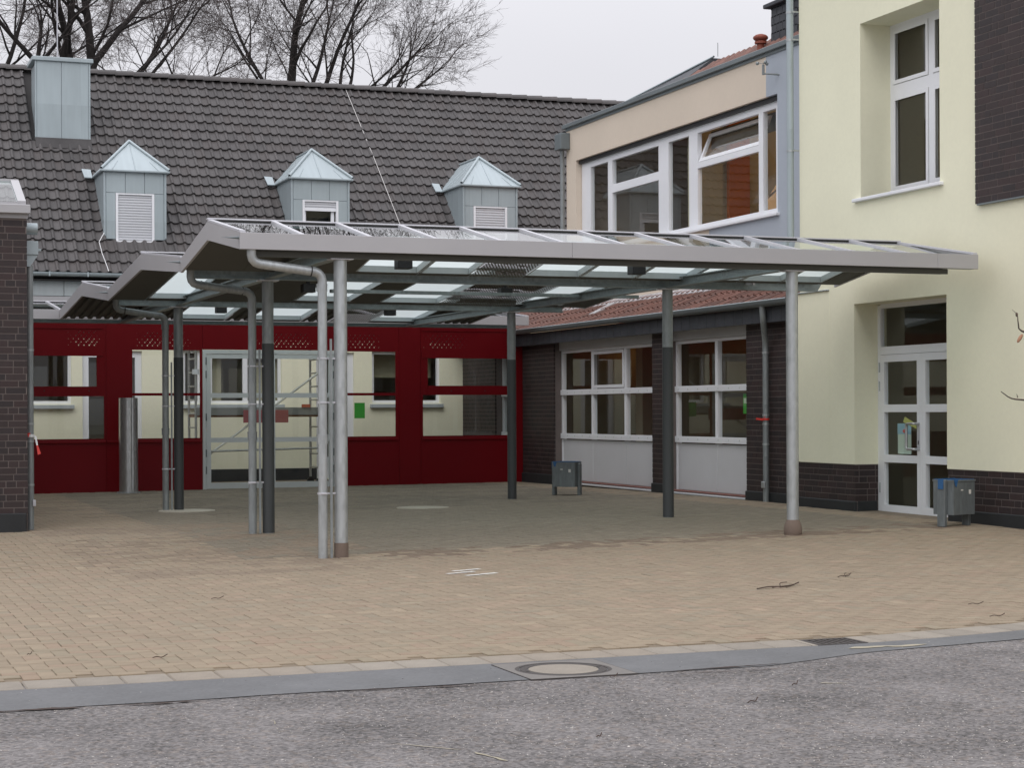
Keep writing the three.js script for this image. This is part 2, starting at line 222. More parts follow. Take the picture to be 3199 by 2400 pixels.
// block paving in herringbone
const paving = structure('paving', [sheet(-3.5, 14.5, (u) => kerbV(u) - 0.02, 38.4, 60, 90, (u, v) => ground(u, v) - 0.008)], mat.bed);
{
  const g = boxUV(chamfer(0.1975, 0.05, 0.0975, 0.0035)), all = [];
  const wet = (u, v) => fbm(u * 1.3, v * 2.2, 1e6, 71, 4);
  for (let n = -140; n < 420; n++) for (let m = -160; m < 160; m++) for (let o = 0; o < 2; o++) {
    const x = n + 4 * m + (o ? 2.5 : 1), y = o ? n : n + 0.5, u = x * 0.1 - 2, v = y * 0.1 + 10.4;
    if (v < kerbV(u) + (o ? 0.1 : 0.055) || v > 34.45 || u > 13.1 || u < 0.088 * v - 4.2 || u > 0.735 * v + 1.4) continue;
    if ((u > 12.86 && v > 17 && v < 23.3) || (u < 2.46 && v > 23.7)) continue;
    all.push([u, v, o]);
  }
  const seen = all.filter(([u, v]) => u > 0.092 * v && u < 0.72 * v).sort((a, b) => Math.hypot(a[0], a[1]) - Math.hypot(b[0], b[1])).slice(0, 300), near = new Set(seen);
  const mtx = ([u, v, o]) => new THREE.Matrix4().makeRotationFromEuler(new THREE.Euler(rr(-0.006, 0.006), (o ? Math.PI / 2 : 0) + rr(-0.012, 0.012), rr(-0.006, 0.006))).setPosition(u + rr(-0.001, 0.001), ground(u, v) - 0.025 + rr(-0.0018, 0.0018), -v);
  for (const a of seen) piece(paving, 'paver', g, paverMats[Math.floor(rnd() * paverMats.length)], mtx(a));
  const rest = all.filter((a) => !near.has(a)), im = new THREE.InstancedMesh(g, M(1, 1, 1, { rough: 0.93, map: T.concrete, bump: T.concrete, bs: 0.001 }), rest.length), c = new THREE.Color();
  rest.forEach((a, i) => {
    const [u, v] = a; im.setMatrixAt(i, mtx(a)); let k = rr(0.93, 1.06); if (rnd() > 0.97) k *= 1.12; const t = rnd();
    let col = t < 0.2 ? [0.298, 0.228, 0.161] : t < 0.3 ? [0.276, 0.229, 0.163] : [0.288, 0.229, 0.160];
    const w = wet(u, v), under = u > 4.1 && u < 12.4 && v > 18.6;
    if (under) { col = [0.225, 0.19, 0.14]; k *= 0.97 + 0.1 * (w - 0.5); }  // dry dusty grey, with the canopy's shade also darkened into the paver colour
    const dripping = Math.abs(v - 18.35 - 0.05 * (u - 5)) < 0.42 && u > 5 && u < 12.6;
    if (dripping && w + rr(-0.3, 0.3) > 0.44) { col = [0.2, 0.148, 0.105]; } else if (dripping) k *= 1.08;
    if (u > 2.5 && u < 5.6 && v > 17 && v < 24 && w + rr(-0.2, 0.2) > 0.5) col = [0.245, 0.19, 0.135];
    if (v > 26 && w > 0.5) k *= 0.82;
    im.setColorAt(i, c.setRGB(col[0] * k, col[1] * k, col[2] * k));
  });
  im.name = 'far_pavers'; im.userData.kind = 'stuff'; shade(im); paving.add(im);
}
// manhole, gully, covers
{
  const t = thing('manhole_cover', 'square iron manhole frame with round concrete-filled cover in the asphalt by the kerb', 'manhole', [4.09, -0.066, 10.03]), cu = 4.09, cv = 10.03;
  const flat = (sh, y0, h) => new THREE.ExtrudeGeometry(sh, { depth: h, bevelEnabled: false }).rotateX(-Math.PI / 2).translate(cu, y0, -cv);
  const sq = (a) => rect(-a, a, -a, a);
  part(t, 'frame', flat(shapeOf(sq(0.325), [circle(0, 0, 0.285, 40)]), -0.07, 0.0125), M(0.20, 0.185, 0.17, { rough: 0.8, map: T.concrete }));
  part(t, 'frame_rim', [flat(shapeOf(circle(0, 0, 0.285, 40), [circle(0, 0, 0.262, 40)]), -0.075, 0.0172), flat(shapeOf(sq(0.33), [sq(0.3255)]), -0.07, 0.0125)], mat.iron);
  part(t, 'cover_ring', flat(shapeOf(circle(0, 0, 0.255, 40), [circle(0, 0, 0.212, 40), [...circle(0.232, 0.02, 0.014, 8)], [...circle(-0.232, -0.02, 0.014, 8)]]), -0.075, 0.0165), mat.iron);
  part(t, 'concrete_infill', flat(shapeOf(circle(0, 0, 0.205, 40)), -0.075, 0.0165), M(0.30, 0.265, 0.22, { rough: 0.95, map: T.concrete, bump: T.concrete, bs: 0.002 }));
}
{
  const t = thing('gully_grate', 'dark iron rainwater grate set between the kerb stones', 'drain grate', [6.2, -0.06, 10.5]);
  part(t, 'frame', prismVflat(6.02, 6.38, 10.42, 10.7, 0.025, -0.07, 0.0125), mat.iron);
  for (let i = 0; i < 7; i++) part(t, 'bar', bx(6.05 + i * 0.045, 6.074 + i * 0.045, -0.08, -0.06, 10.44, 10.68), mat.iron);
  part(t, 'pit', bx(6.03, 6.37, -0.2, -0.12, 10.43, 10.69), mat.black);
}
function prismVflat(u0, u1, v0, v1, w, y, h) { return [bx(u0, u1, y, y + h, v0, v0 + w), bx(u0, u1, y, y + h, v1 - w, v1), bx(u0, u0 + w, y, y + h, v0 + w, v1 - w), bx(u1 - w, u1, y, y + h, v0 + w, v1 - w)]; }
solo('concrete_cover', [cylY(5.12, 27.2, ground(5.1, 27.2) - 0.02, ground(5.1, 27.2) + 0.012, 0.42, 0.41, 32)], M(0.50, 0.46, 0.38, { rough: 0.95, map: T.concrete }), 'round pale concrete slab at the foot of a canopy post', 'cover slab');
solo('concrete_cover', [cylY(8.35, 25.9, ground(8.3, 25.9) - 0.02, ground(8.3, 25.9) + 0.006, 0.40, 0.39, 32)], M(0.42, 0.385, 0.31, { rough: 0.95, map: T.concrete }), 'round pale shaft cover alone in the paving under the canopy', 'cover slab');
function strokes(list, y) { return list.map(([u0, v0, u1, v1, w]) => { const n = 10, L = Math.hypot(u1 - u0, v1 - v0), x = -(v1 - v0) / L, z = (u1 - u0) / L, out = []; for (let k = 0; k < n; k++) { const t0 = k / n, t1 = (k + 1) / n, p = (t, s, q) => { const ww = w * (0.7 + 0.6 * hash(q, s + 3, 77)), u = u0 + (u1 - u0) * t + x * s * ww, v = v0 + (v1 - v0) * t + z * s * ww; return [u, y(u, v), -v]; }, A = p(t0, -1, k), B = p(t1, -1, k + 1), C = p(t1, 1, k + 1), D = p(t0, 1, k); out.push(...A, ...B, ...C, ...A, ...C, ...D); } const g = new THREE.BufferGeometry(); g.setAttribute('position', new THREE.Float32BufferAttribute(out, 3)); g.computeVertexNormals(); return g; }); }
solo('chalk_mark', strokes([[5.42, 16.1, 5.72, 16.2, 0.03], [5.55, 16.32, 5.85, 16.42, 0.03], [5.52, 15.85, 5.86, 15.98, 0.03]], (u, v) => ground(u, v) + 0.004), mat.chalk, 'white chalk strokes scribbled on the beige paving', 'chalk mark');
// fallen twigs
const twigSpots = [[7.55, 13.7, 0.55, 'forked brown twig on the paving, the longest of the fallen twigs'], [8.5, 14.25, 0.22, 'short knobbly twig on the paving past the forked twig'], [8.3, 12.0, 0.12, 'thin twig on the paving between the grate and the litter bin'], [8.0, 11.3, 0.12, 'thin twig on the paving close behind the kerb, beyond the grate'], [1.98, 11.42, 0.09, 'short dark stick on the paving close behind the kerb'], [1.25, 11.9, 0.03, 'dark crumb of bark on the paving near the short dark stick'], [3.05, 14.9, 0.1, 'small twig on the paving before the brick building'], [7.2, 9.35, 0.13, 'pale curled twig lying on the asphalt'], [5.05, 9.0, 0.06], [6.2, 8.1, 0.05], [4.25, 9.66, 0.05, 'small dark stick touching the manhole frame'], [3.4, 7.9, 0.03], [4.55, 8.55, 0.09]];
for (const [u, v, L, label] of twigSpots) {
  const onPave = v > kerbV(u), y = (onPave ? ground(u, v) : -0.07) + 0.006, a = rr(-0.5, 0.5), pt = (s, b, h = 0) => [u + Math.cos(a) * s * L - Math.sin(a) * b * L, y + h, v + Math.sin(a) * s * L + Math.cos(a) * b * L], r = 0.0025 + 0.0055 * L;
  const main = new THREE.CatmullRomCurve3([pt(-0.5, 0, 0.002), pt(-0.2, 0.05, 0.008), pt(0.1, -0.04, 0.004), pt(0.5, 0.1, 0.02)].map((p) => P3(...p))), g = [new THREE.TubeGeometry(main, 12, r, 5)];
  if (L > 0.12) g.push(new THREE.TubeGeometry(new THREE.CatmullRomCurve3([pt(0, 0), pt(0.2, 0.2, 0.02), pt(0.38, 0.24, 0.02)].map((p) => P3(...p))), 8, r * 0.7, 5), new THREE.TubeGeometry(new THREE.CatmullRomCurve3([pt(-0.15, 0.03), pt(-0.02, -0.16, 0.02), pt(0.12, -0.2, 0.03)].map((p) => P3(...p))), 8, r * 0.6, 5));
  solo('fallen_twig', g, label && label.startsWith('pale') ? M(0.4, 0.34, 0.25, { rough: 1 }) : M(0.07, 0.045, 0.035, { rough: 1 }), label || (onPave ? 'small brown twig fallen on the beige paving' : 'small dark twig fallen on the grey asphalt'), 'twig', onPave ? (label ? undefined : 'small twigs on the paving') : (label ? undefined : 'small twigs on the asphalt'));
}

// ---------- canopy ----------
{
  const can = thing('entrance_canopy', 'grey steel and glass canopy with zigzag roof on round posts before the entrances', 'canopy', [8, 0, 18.4]);
  const UL = 3.97, yF = 3.185, yR = 3.515, bays = [{ f: 18.21, r: 19.85, b: 21.42, R: 12.65 }, { f: 21.42, r: 24.22, b: 27.13, R: 11.45 }, { f: 27.13, r: 29.9, b: 32.75, R: 11.45 }, { f: 32.75, r: 35.4, b: 36.0, R: 12.68, L: 2.62 }];
  // posts
  const posts = [[5.05, 18.4, 0], [5.05, 21.65, 1], [5.05, 27.45, 1], [10.3, 18.4, 2], [10.3, 21.65, 1], [10.33, 27.45, 1]];
  for (const [u, v, k] of posts) {
    const y = ground(u, v), p = part(can, 'post', [cylY(u, v, y - 0.05, 3.03, 0.068, 0.068, 28)], k === 1 ? mat.galvDull : mat.galv);
    part(p, 'head_plate', cbx(u - 0.12, u + 0.12, 3.012, 3.028, v - 0.09, v + 0.09, 0.003), mat.alu);
    if (k === 1) part(p, 'dark_coating', cylY(u, v, y + 0.004, 2.27, 0.0715, 0.0715, 28), mat.coat);
    if (k === 0) part(p, 'base_sleeve', cylY(u, v, y, y + 0.15, 0.0735, 0.0735, 28), mat.rust);
    if (k === 2) part(p, 'base_sleeve', new THREE.LatheGeometry([[0.08, -0.03], [0.1, 0.0], [0.105, 0.06], [0.095, 0.12], [0.07, 0.17]].map(([a, b]) => new THREE.Vector2(a, b)), 20).translate(u, y, -v), mat.rust, 'lumpy mortar collar');
  }
  // beams: I-sections
  const iU = (u0, u1, v, y0 = 3.03, y1 = 3.155, w = 0.055) => [bx(u0, u1, y0, y0 + 0.012, v - w, v + w), bx(u0, u1, y1 - 0.012, y1, v - w, v + w), bx(u0, u1, y0 + 0.012, y1 - 0.012, v - 0.006, v + 0.006)];
  const iV = (v0, v1, u, y0 = 3.034, y1 = 3.151, w = 0.055) => [bx(u - w, u + w, y0, y0 + 0.012, v0, v1), bx(u - w, u + w, y1 - 0.012, y1, v0, v1), bx(u - 0.006, u + 0.006, y0 + 0.012, y1 - 0.012, v0, v1)];
  part(can, 'cross_beam', iU(4.12, 12.3, 18.42), mat.beam); part(can, 'cross_beam', [iU(4.12, 12.42, 21.65), hexa([[12.42, 3.03, 21.644], [12.42, 3.155, 21.644], [12.58, 3.155, 21.644], [12.5, 3.03, 21.644]], [[12.42, 3.03, 21.656], [12.42, 3.155, 21.656], [12.58, 3.155, 21.656], [12.5, 3.03, 21.656]])], mat.beam);
  part(can, 'cross_beam', iU(4.12, 11.2, 27.45), mat.beam); part(can, 'cross_beam', iU(2.65, 12.5, 33.0), mat.beam);
  for (const u of [5.05, 10.3]) { part(can, 'long_beam', iV(18.49, 21.58, u), mat.beam); part(can, 'long_beam', iV(21.72, 27.38, u), mat.beam); part(can, 'long_beam', iV(27.52, 32.93, u), mat.beam); }
  part(can, 'cable_tray', bx(6.6, 11.2, 3.085, 3.13, 24.5, 24.6), mat.beam);
  const panels = [
    [[4, 6, 's'], [6, 6.78, 'g'], [6.8, 7.44, 'g'], [7.46, 8.14, 'p'], [8.16, 8.87, 'g'], [8.89, 9.62, 'g'], [9.64, 10.36, 'g'], [10.38, 11.1, 'g'], [11.12, 11.7, 'g'], [11.72, 12.3, 'g'], [12.32, 12.62, 's']],
    [[4, 4.48, 's'], [4.5, 5.12, 'g'], [5.14, 6.63, 's'], [6.65, 7.5, 'g'], [7.52, 7.95, 's'], [7.97, 8.88, 'g'], [8.9, 10.14, 'p'], [10.16, 10.92, 'g'], [10.94, 11.42, 's']],
    [[4, 5.88, 's'], [5.9, 6.8, 'g'], [6.82, 7.18, 's'], [7.2, 8.18, 'g'], [8.2, 8.68, 's'], [8.7, 9.44, 'p'], [9.46, 10.32, 'g'], [10.34, 11.42, 's']], []];
  bays.forEach((B, bi) => {
    const { f, r, b, R } = B, L = B.L || UL, sl = (yR - yF) / (r - f), yb = 3.24, top = (v) => v <= r ? yF + sl * (v - f) : yR + (yb - yR) * (v - r) / (b - r);
    // front fascia with gutter behind
    if (bi === 0 || bi === 3) { const n = bi === 0 ? [[L, 7.55], [7.552, 12.1], [12.102, R]] : [[L, 8], [8.002, R]]; for (const [a, e] of n) part(can, 'fascia_board', cbx(a, e, 3.082, 3.25, f, f + 0.02, 0.003), mat.fascia); part(can, 'gutter', [bx(L + 0.02, R - 0.02, 3.084, 3.1, f + 0.021, f + 0.13), bx(L + 0.02, R - 0.02, 3.101, 3.2, f + 0.11, f + 0.13)], mat.zincDark); if (bi === 0) part(can, 'trim_strip', bx(L + 0.1, 12.3, 3.022, 3.08, f + 0.1, f + 0.135), mat.soffit); }
    else part(can, 'valley_gutter', [bx(L + 0.03, R - 0.03, 3.2, 3.21, f - 0.14, f + 0.12)], mat.zincDark);
    // stepped end boards
    const prof = bi === 3 ? [[f + 0.021, 3.082], [f + 0.021, 3.25], [r, yR], [r, yR - 0.2]] : [[f + (bi ? 0 : 0.021), 3.082], [f + (bi ? 0 : 0.021), 3.25], [r, yR], [b - 0.004, yb], [b - 0.004, yb - 0.165], [r, yR - 0.2]];
    part(can, 'end_board', prismU(prof, L, L + 0.03), mat.fascia); part(can, 'end_board', prismU(prof, R - 0.03, R), mat.fascia);
    part(can, 'overflow_spout', new THREE.ConeGeometry(0.018, 0.2, 8).rotateZ(Math.PI / 2).translate(L - 0.08, 3.2, -(f + (bi ? 0.02 : 0.06))), mat.zincDark);
    // glazing of the front slope
    const nP = Math.round((R - L) / 0.72), w = (R - L) / nP, g0 = f + 0.03, g1 = r - 0.015, off = 0.012;
    for (let i = 0; i < nP; i++) { const a = L + i * w + 0.028, e = L + (i + 1) * w - 0.028, y0 = top(g0) + off, y1 = top(g1) + off; part(can, 'roof_pane', quad([a, y0, g0], [e, y0, g0], [e, y1, g1], [a, y1, g1]), mat.roofGlass); }
    for (let i = 0; i <= nP; i++) { const end = i === 0 || i === nP, c = Math.min(R - 0.03, Math.max(L + 0.03, L + i * w)), h = end ? 0.03 : 0.026, z0 = end ? 3.251 : top(f) + 0.001, z1 = yR + 0.001, t = end ? 0.022 : 0.032; part(can, 'glazing_bar', hexa([[c - h, z0, f + 0.022], [c + h, z0, f + 0.022], [c + h, z0 + t, f + 0.022], [c - h, z0 + t, f + 0.022]], [[c - h, z1, r - 0.012], [c + h, z1, r - 0.012], [c + h, z1 + t, r - 0.012], [c - h, z1 + t, r - 0.012]]), mat.alu); }
    part(can, 'ridge_cap', [cbx(L, R, yR + 0.022, yR + 0.04, r - 0.01, r + 0.07, 0.004)], mat.alu);
    part(can, 'ridge_seal', bx(L + 0.03, R - 0.03, yR - 0.02, yR + 0.0215, r - 0.01, r + 0.03), mat.rubber);
    // lining of the back slope, with skylight wells
    const q0 = r + 0.01, q1 = b - 0.13, dS = 0.165, Y = (v, d = 0) => top(v) - dS + d;
    const slab = (a, e, v0, v1, d0, d1) => hexa([[a, Y(v0, d0), v0], [e, Y(v0, d0), v0], [e, Y(v1, d0), v1], [a, Y(v1, d0), v1]], [[a, Y(v0, d1), v0], [e, Y(v0, d1), v0], [e, Y(v1, d1), v1], [a, Y(v1, d1), v1]]);
    for (const [a, e, k] of panels[bi]) {
      if (k === 'g') {
        const vm = b - (bi === 0 ? 0.24 : 0.34);
        part(can, 'skylight_pane', quad([a + 0.02, Y(q0, 0.075), q0], [e - 0.02, Y(q0, 0.075), q0], [e - 0.02, Y(vm, 0.075), vm], [a + 0.02, Y(vm, 0.075), vm]), mat.milkGlass);
        part(can, 'skylight_well', [hexa([[a + 0.02, Y(vm), vm - 0.004], [e - 0.02, Y(vm), vm - 0.004], [e - 0.02, Y(vm, 0.074), vm - 0.004], [a + 0.02, Y(vm, 0.074), vm - 0.004]], [[a + 0.02, Y(vm), vm], [e - 0.02, Y(vm), vm], [e - 0.02, Y(vm, 0.074), vm], [a + 0.02, Y(vm, 0.074), vm]]), slab(a + 0.001, a + 0.019, q0, vm, 0.0, 0.08), slab(e - 0.019, e - 0.001, q0, vm, 0.0, 0.08)], mat.lightBand);
        part(can, 'soffit_panel', slab(a + 0.001, e - 0.001, vm + 0.001, q1, 0, 0.01), mat.soffit);
      } else if (k === 's' && bi === 2) {
        const n = Math.max(1, Math.round((e - a) / 0.15)), d = (e - a) / n, G = []; // trapezoidal sheet
        for (let i = 0; i < n; i++) { const s = a + i * d; G.push(slab(s, s + d * 0.45, q0, q1, 0.0, 0.002), slab(s + d * 0.55, s + d * 0.9, q0, q1, 0.035, 0.037)); for (const [x0, z0, x1, z1] of [[0.45, 0, 0.55, 0.035], [0.9, 0.035, 1, 0]]) G.push(hexa([[s + d * x0, Y(q0, z0), q0], [s + d * x1, Y(q0, z1), q0], [s + d * x1, Y(q1, z1), q1], [s + d * x0, Y(q1, z0), q1]], [[s + d * x0, Y(q0, z0 + 0.002), q0], [s + d * x1, Y(q0, z1 + 0.002), q0], [s + d * x1, Y(q1, z1 + 0.002), q1], [s + d * x0, Y(q1, z0 + 0.002), q1]])); }
        part(can, 'roof_sheet', G, mat.soffit); part(can, 'roof_cover', slab(a, e, q0, q1, 0.12, 0.125), mat.zincDark);
      } else if (k === 's') { const n = Math.max(1, Math.round((e - a) / 0.7)), d = (e - a) / n; for (let i = 0; i < n; i++) part(can, 'soffit_panel', slab(a + i * d + 0.002, a + (i + 1) * d - 0.002, q0, q1, 0, 0.01), mat.soffit); part(can, 'roof_cover', slab(a, e, q0, q1, 0.12, 0.125), mat.zincDark); }
      else part(can, 'perforated_sheet', quad([a, Y(q0), q0], [e, Y(q0), q0], [e, Y(q1), q1], [a, Y(q1), q1]), mat.perf);
    }
    if (bi === 3) part(can, 'roof_cover', slab(L, R, q0, 36.6, 0.1, 0.11), mat.zincDark);  // unseen solid back slope, added to cut daylight on the court wall
  });
  // lamp boxes
  for (const [u, v] of [[6.32, 20.3], [9.25, 20.3], [6.3, 24.6], [9.16, 24.6], [6.26, 30.2], [9.16, 30.2]]) part(can, 'lamp_housing', [cbx(u - 0.085, u + 0.085, v === 24.6 ? 3.085 : 3.09, 3.2, v - 0.085, v + 0.085, 0.004), bx(u - 0.02, u + 0.02, 3.2, 3.42, v - 0.02, v + 0.02)], mat.black);
  // downpipes beside the left posts
  for (const [f, v, up] of [[18.21, 18.38, 0], [21.42, 21.62, 1], [27.13, 27.42, 1]]) {
    const u = 4.85, y = ground(u, v), x = 4.1, m = up ? mat.galvDull : mat.galv, h = f + 0.06;
    const p = part(can, 'downpipe', tube([[x, 3.16, h], [x, 2.955, h + 0.02], [u, 2.875, v - 0.02], [u, y - 0.02, v]], 0.048, { b: 0.1, n: 14, seg: 90 }), m);
    part(p, 'pipe_socket', [ringY(u, v, 2.72, 0.05, 0.006, 0.07), ringY(u, v, 2.755, 0.054, 0.004, 0.012), ringY(u, v, 1.17, 0.05, 0.006, 0.09), ringY(u, v, 1.215, 0.055, 0.004, 0.014)], m);
    part(p, 'elbow_seal', [new THREE.CylinderGeometry(0.053, 0.053, 0.012, 14).rotateZ(Math.PI / 2 - 0.1).translate(x + 0.13, 2.942, -(h + 0.05)), new THREE.CylinderGeometry(0.053, 0.053, 0.012, 14).rotateZ(Math.PI / 2 - 0.1).translate(u - 0.12, 2.888, -(v - 0.03))], mat.black);
    part(p, 'pipe_clamp', [2.0, 1.55, 0.62].flatMap((c) => [ringY(u, v, c, 0.05, 0.004, 0.022), bx(u + 0.05, u + 0.135, c - 0.008, c + 0.008, v - 0.006, v + 0.006), bx(u - 0.035, u + 0.03, c - 0.007, c + 0.007, v - 0.066, v - 0.05)]), mat.alu);
    part(can, 'earthing_strip', bx(u + 0.075, u + 0.1, y, 2.2, v - 0.02, v - 0.015), mat.galvDull);
  }
}
function quad(a, b, c, d) { const p = [a, b, c, a, c, d].flatMap((q) => [q[0], q[1], -q[2]]), g = new THREE.BufferGeometry(); g.setAttribute('position', new THREE.Float32BufferAttribute(p, 3)); g.computeVertexNormals(); return g; }
// ---------- brickwork ----------
const brickUnit = boxUV(new THREE.BoxGeometry(1, 1, 1)), boxRoll = boxUV(new THREE.CylinderGeometry(0.5, 0.5, 1, 10, 1, false, 0, Math.PI * 2).rotateZ(Math.PI / 2).scale(1, 2, 1));
// wall along v facing -u (axis 'u', face at u = fixed) or along u facing the yard (axis 'v', face at v = fixed)
function brickwork(store, axis, fixed, a0, a1, y0, y1, out = 1) {
  const C = 0.0833, J = 0.011;
  let row = 0;
  for (let y = y0; y < y1 - 0.02; y += C, row++) {
    const h = Math.min(C, y1 - y) - J; let a = a0 + (row % 2 ? -0.125 : -0.06) * (rnd() > 0.5 ? 1 : 0.5);
    while (a < a1 - 0.005) {
      const L = rnd() < 0.72 ? 0.25 : 0.125, s = Math.max(a, a0), e = Math.min(a + L - J, a1); a += L;
      if (e - s < 0.02) continue;
      const m = new THREE.Matrix4(), c = (s + e) / 2, d = 0.03, p = rr(-0.0012, 0.0012);
      if (axis === 'u') m.makeScale(d, h, e - s).setPosition(fixed + out * (d / 2) + p, y + h / 2, -c); else m.makeScale(e - s, h, d).setPosition(c, y + h / 2, -(fixed + d / 2 + p));
      store.push([m, Math.floor(rnd() * brickMats.length)]);
    }
  }
}
function layBricks(parent, store) {
  const d = (m) => Math.hypot(m.elements[12], m.elements[13] - 1.45, m.elements[14]), e = (m) => { const u = m.elements[12], v = -m.elements[14]; return (u > 0.088 * v && u < 0.735 * v ? 0 : 100) + d(m); };
  store.sort((a, b) => e(a[0]) - e(b[0]));
  store.slice(0, 300).forEach(([m, k]) => piece(parent, 'brick', brickUnit, brickMats[k], m));
  const rest = store.slice(300); if (!rest.length) return;
  const im = new THREE.InstancedMesh(brickUnit, M(1, 1, 1, { rough: 0.6, map: T.brick }), rest.length);
  rest.forEach(([m, k], i) => { im.setMatrixAt(i, m); im.setColorAt(i, brickMats[k].color); }); im.name = 'far_bricks'; im.userData.kind = 'stuff'; shade(im); if (parent.isGroup) im.position.sub(parent.position); parent.add(im);
}
const barsU = (u0, u1, v0, v1, y0, y1, w) => [bx(u0, u1, y0, y0 + w, v0, v1), bx(u0, u1, y1 - w, y1, v0, v1), bx(u0, u1, y0 + w, y1 - w, v0, v0 + w), bx(u0, u1, y0 + w, y1 - w, v1 - w, v1)];
const barsV = (v0, v1, u0, u1, y0, y1, w) => [bx(u0, u1, y0, y0 + w, v0, v1), bx(u0, u1, y1 - w, y1, v0, v1), bx(u0, u0 + w, y0 + w, y1 - w, v0, v1), bx(u1 - w, u1, y0 + w, y1 - w, v0, v1)];
const paneU = (u, v0, v1, y0, y1) => quad([u, y0, v0], [u, y0, v1], [u, y1, v1], [u, y1, v0]);
const paneV = (v, u0, u1, y0, y1) => quad([u0, y0, v], [u1, y0, v], [u1, y1, v], [u0, y1, v]);
function lamp(parent, u, y, v, w, power, color = [1, 0.62, 0.25]) {
  const m = M(0.9, 0.8, 0.6, {}); m.emissive = new THREE.Color(...color); m.emissiveIntensity = 2.2;
  part(parent, 'ceiling_lamp', [bx(u - w / 2, u + w / 2, y - 0.05, y, v - w / 2, v + w / 2)], m);
  const l = new THREE.PointLight(new THREE.Color(...color), power, 0, 2); l.position.copy(P3(u, y - 0.14, v)); l.castShadow = true; l.shadow.radius = 4; scene.add(l);
}

// ---------- brick building on the left ----------
{
  const b = thing('brick_building', 'dark brick building with flat roof, skylight and downpipe at its corner', 'building', [0, 0, 26]), S = [];
  part(b, 'wall', [bx(-9, 2.474, -0.05, 3.88, 23.7035, 34.4)], mat.mortar);
  brickwork(S, 'v', 23.7, -4.5, 2.48, 0.2, 3.88); layBricks(b, S);
  part(b, 'base_band', cbx(-9, 2.46, -0.05, 0.21, 23.66, 23.71, 0.01), mat.bitumen);
  part(b, 'roof_edge', [cbx(-9, 2.515, 3.935, 4.045, 23.6, 34.5, 0.006), bx(-9, 2.49, 3.88, 3.935, 23.69, 34.4)], mat.fascia);
  const sk = part(b, 'skylight', [hexa([[2.38, 4.05, 23.8], [2.48, 4.05, 23.8], [2.48, 4.11, 23.8], [2.38, 4.11, 23.8]], [[2.38, 4.42, 24.7], [2.48, 4.42, 24.7], [2.48, 4.48, 24.7], [2.38, 4.48, 24.7]]), bx(-4, 2.48, 4.42, 4.49, 24.7, 24.8), bx(-4, 2.38, 4.05, 4.09, 23.76, 23.8), bx(1.2, 1.26, 4.0, 4.05, 23.8, 24)], mat.fascia);
  part(sk, 'roof_pane', quad([-4, 4.1, 23.82], [2.38, 4.1, 23.82], [2.38, 4.46, 24.7], [-4, 4.46, 24.7]), mat.glassTint);
  const gt = part(b, 'gutter', new THREE.CylinderGeometry(0.075, 0.075, 0.17, 14, 1, false, 0, Math.PI * 2).rotateZ(Math.PI / 2).translate(2.55, 3.78, -23.98), mat.zinc);
  part(gt, 'rain_head', [cbx(2.48, 2.64, 3.45, 3.62, 23.9, 24.05, 0.004), hexa([[2.48, 3.3, 23.92], [2.54, 3.3, 23.92], [2.64, 3.45, 23.92], [2.48, 3.45, 23.92]], [[2.48, 3.3, 24.04], [2.54, 3.3, 24.04], [2.64, 3.45, 24.04], [2.48, 3.45, 24.04]]), bx(2.64, 2.68, 3.5, 3.53, 23.95, 23.99)], mat.zinc);
  const dp = part(b, 'downpipe', tube([[2.54, 3.32, 23.98], [2.54, -0.03, 23.98]], 0.043, { n: 14 }), mat.galvDull);
  part(dp, 'pipe_clamp', [2.25, 1.32, 1.1, 0.55].map((y) => ringY(2.54, 23.98, y, 0.043, 0.005, 0.025)), mat.galv);
  part(dp, 'cleaning_door', cbx(2.56, 2.6, 0.28, 0.36, 23.92, 23.96, 0.004), mat.alu);
}
{
  const t = thing('barrier_tape', 'red and white barrier tape knotted round the downpipe of the brick building', 'tape', [2.55, 1.1, 23.93]);
  part(t, 'white_stripe', [ringY(2.54, 23.98, 1.17, 0.044, 0.006, 0.035), hexa([[2.58, 1.18, 23.92], [2.61, 1.16, 23.92], [2.625, 1.05, 23.9], [2.605, 1.05, 23.9]], [[2.58, 1.18, 23.925], [2.61, 1.16, 23.925], [2.625, 1.05, 23.905], [2.605, 1.05, 23.905]])], mat.tapeWhite);
  part(t, 'red_stripe', [hexa([[2.605, 1.05, 23.9], [2.625, 1.05, 23.9], [2.66, 0.945, 23.88], [2.62, 0.93, 23.88]], [[2.605, 1.05, 23.905], [2.625, 1.05, 23.905], [2.66, 0.945, 23.885], [2.62, 0.93, 23.885]]), ringY(2.52, 23.97, 1.18, 0.03, 0.006, 0.05)], mat.tapeRed);
}

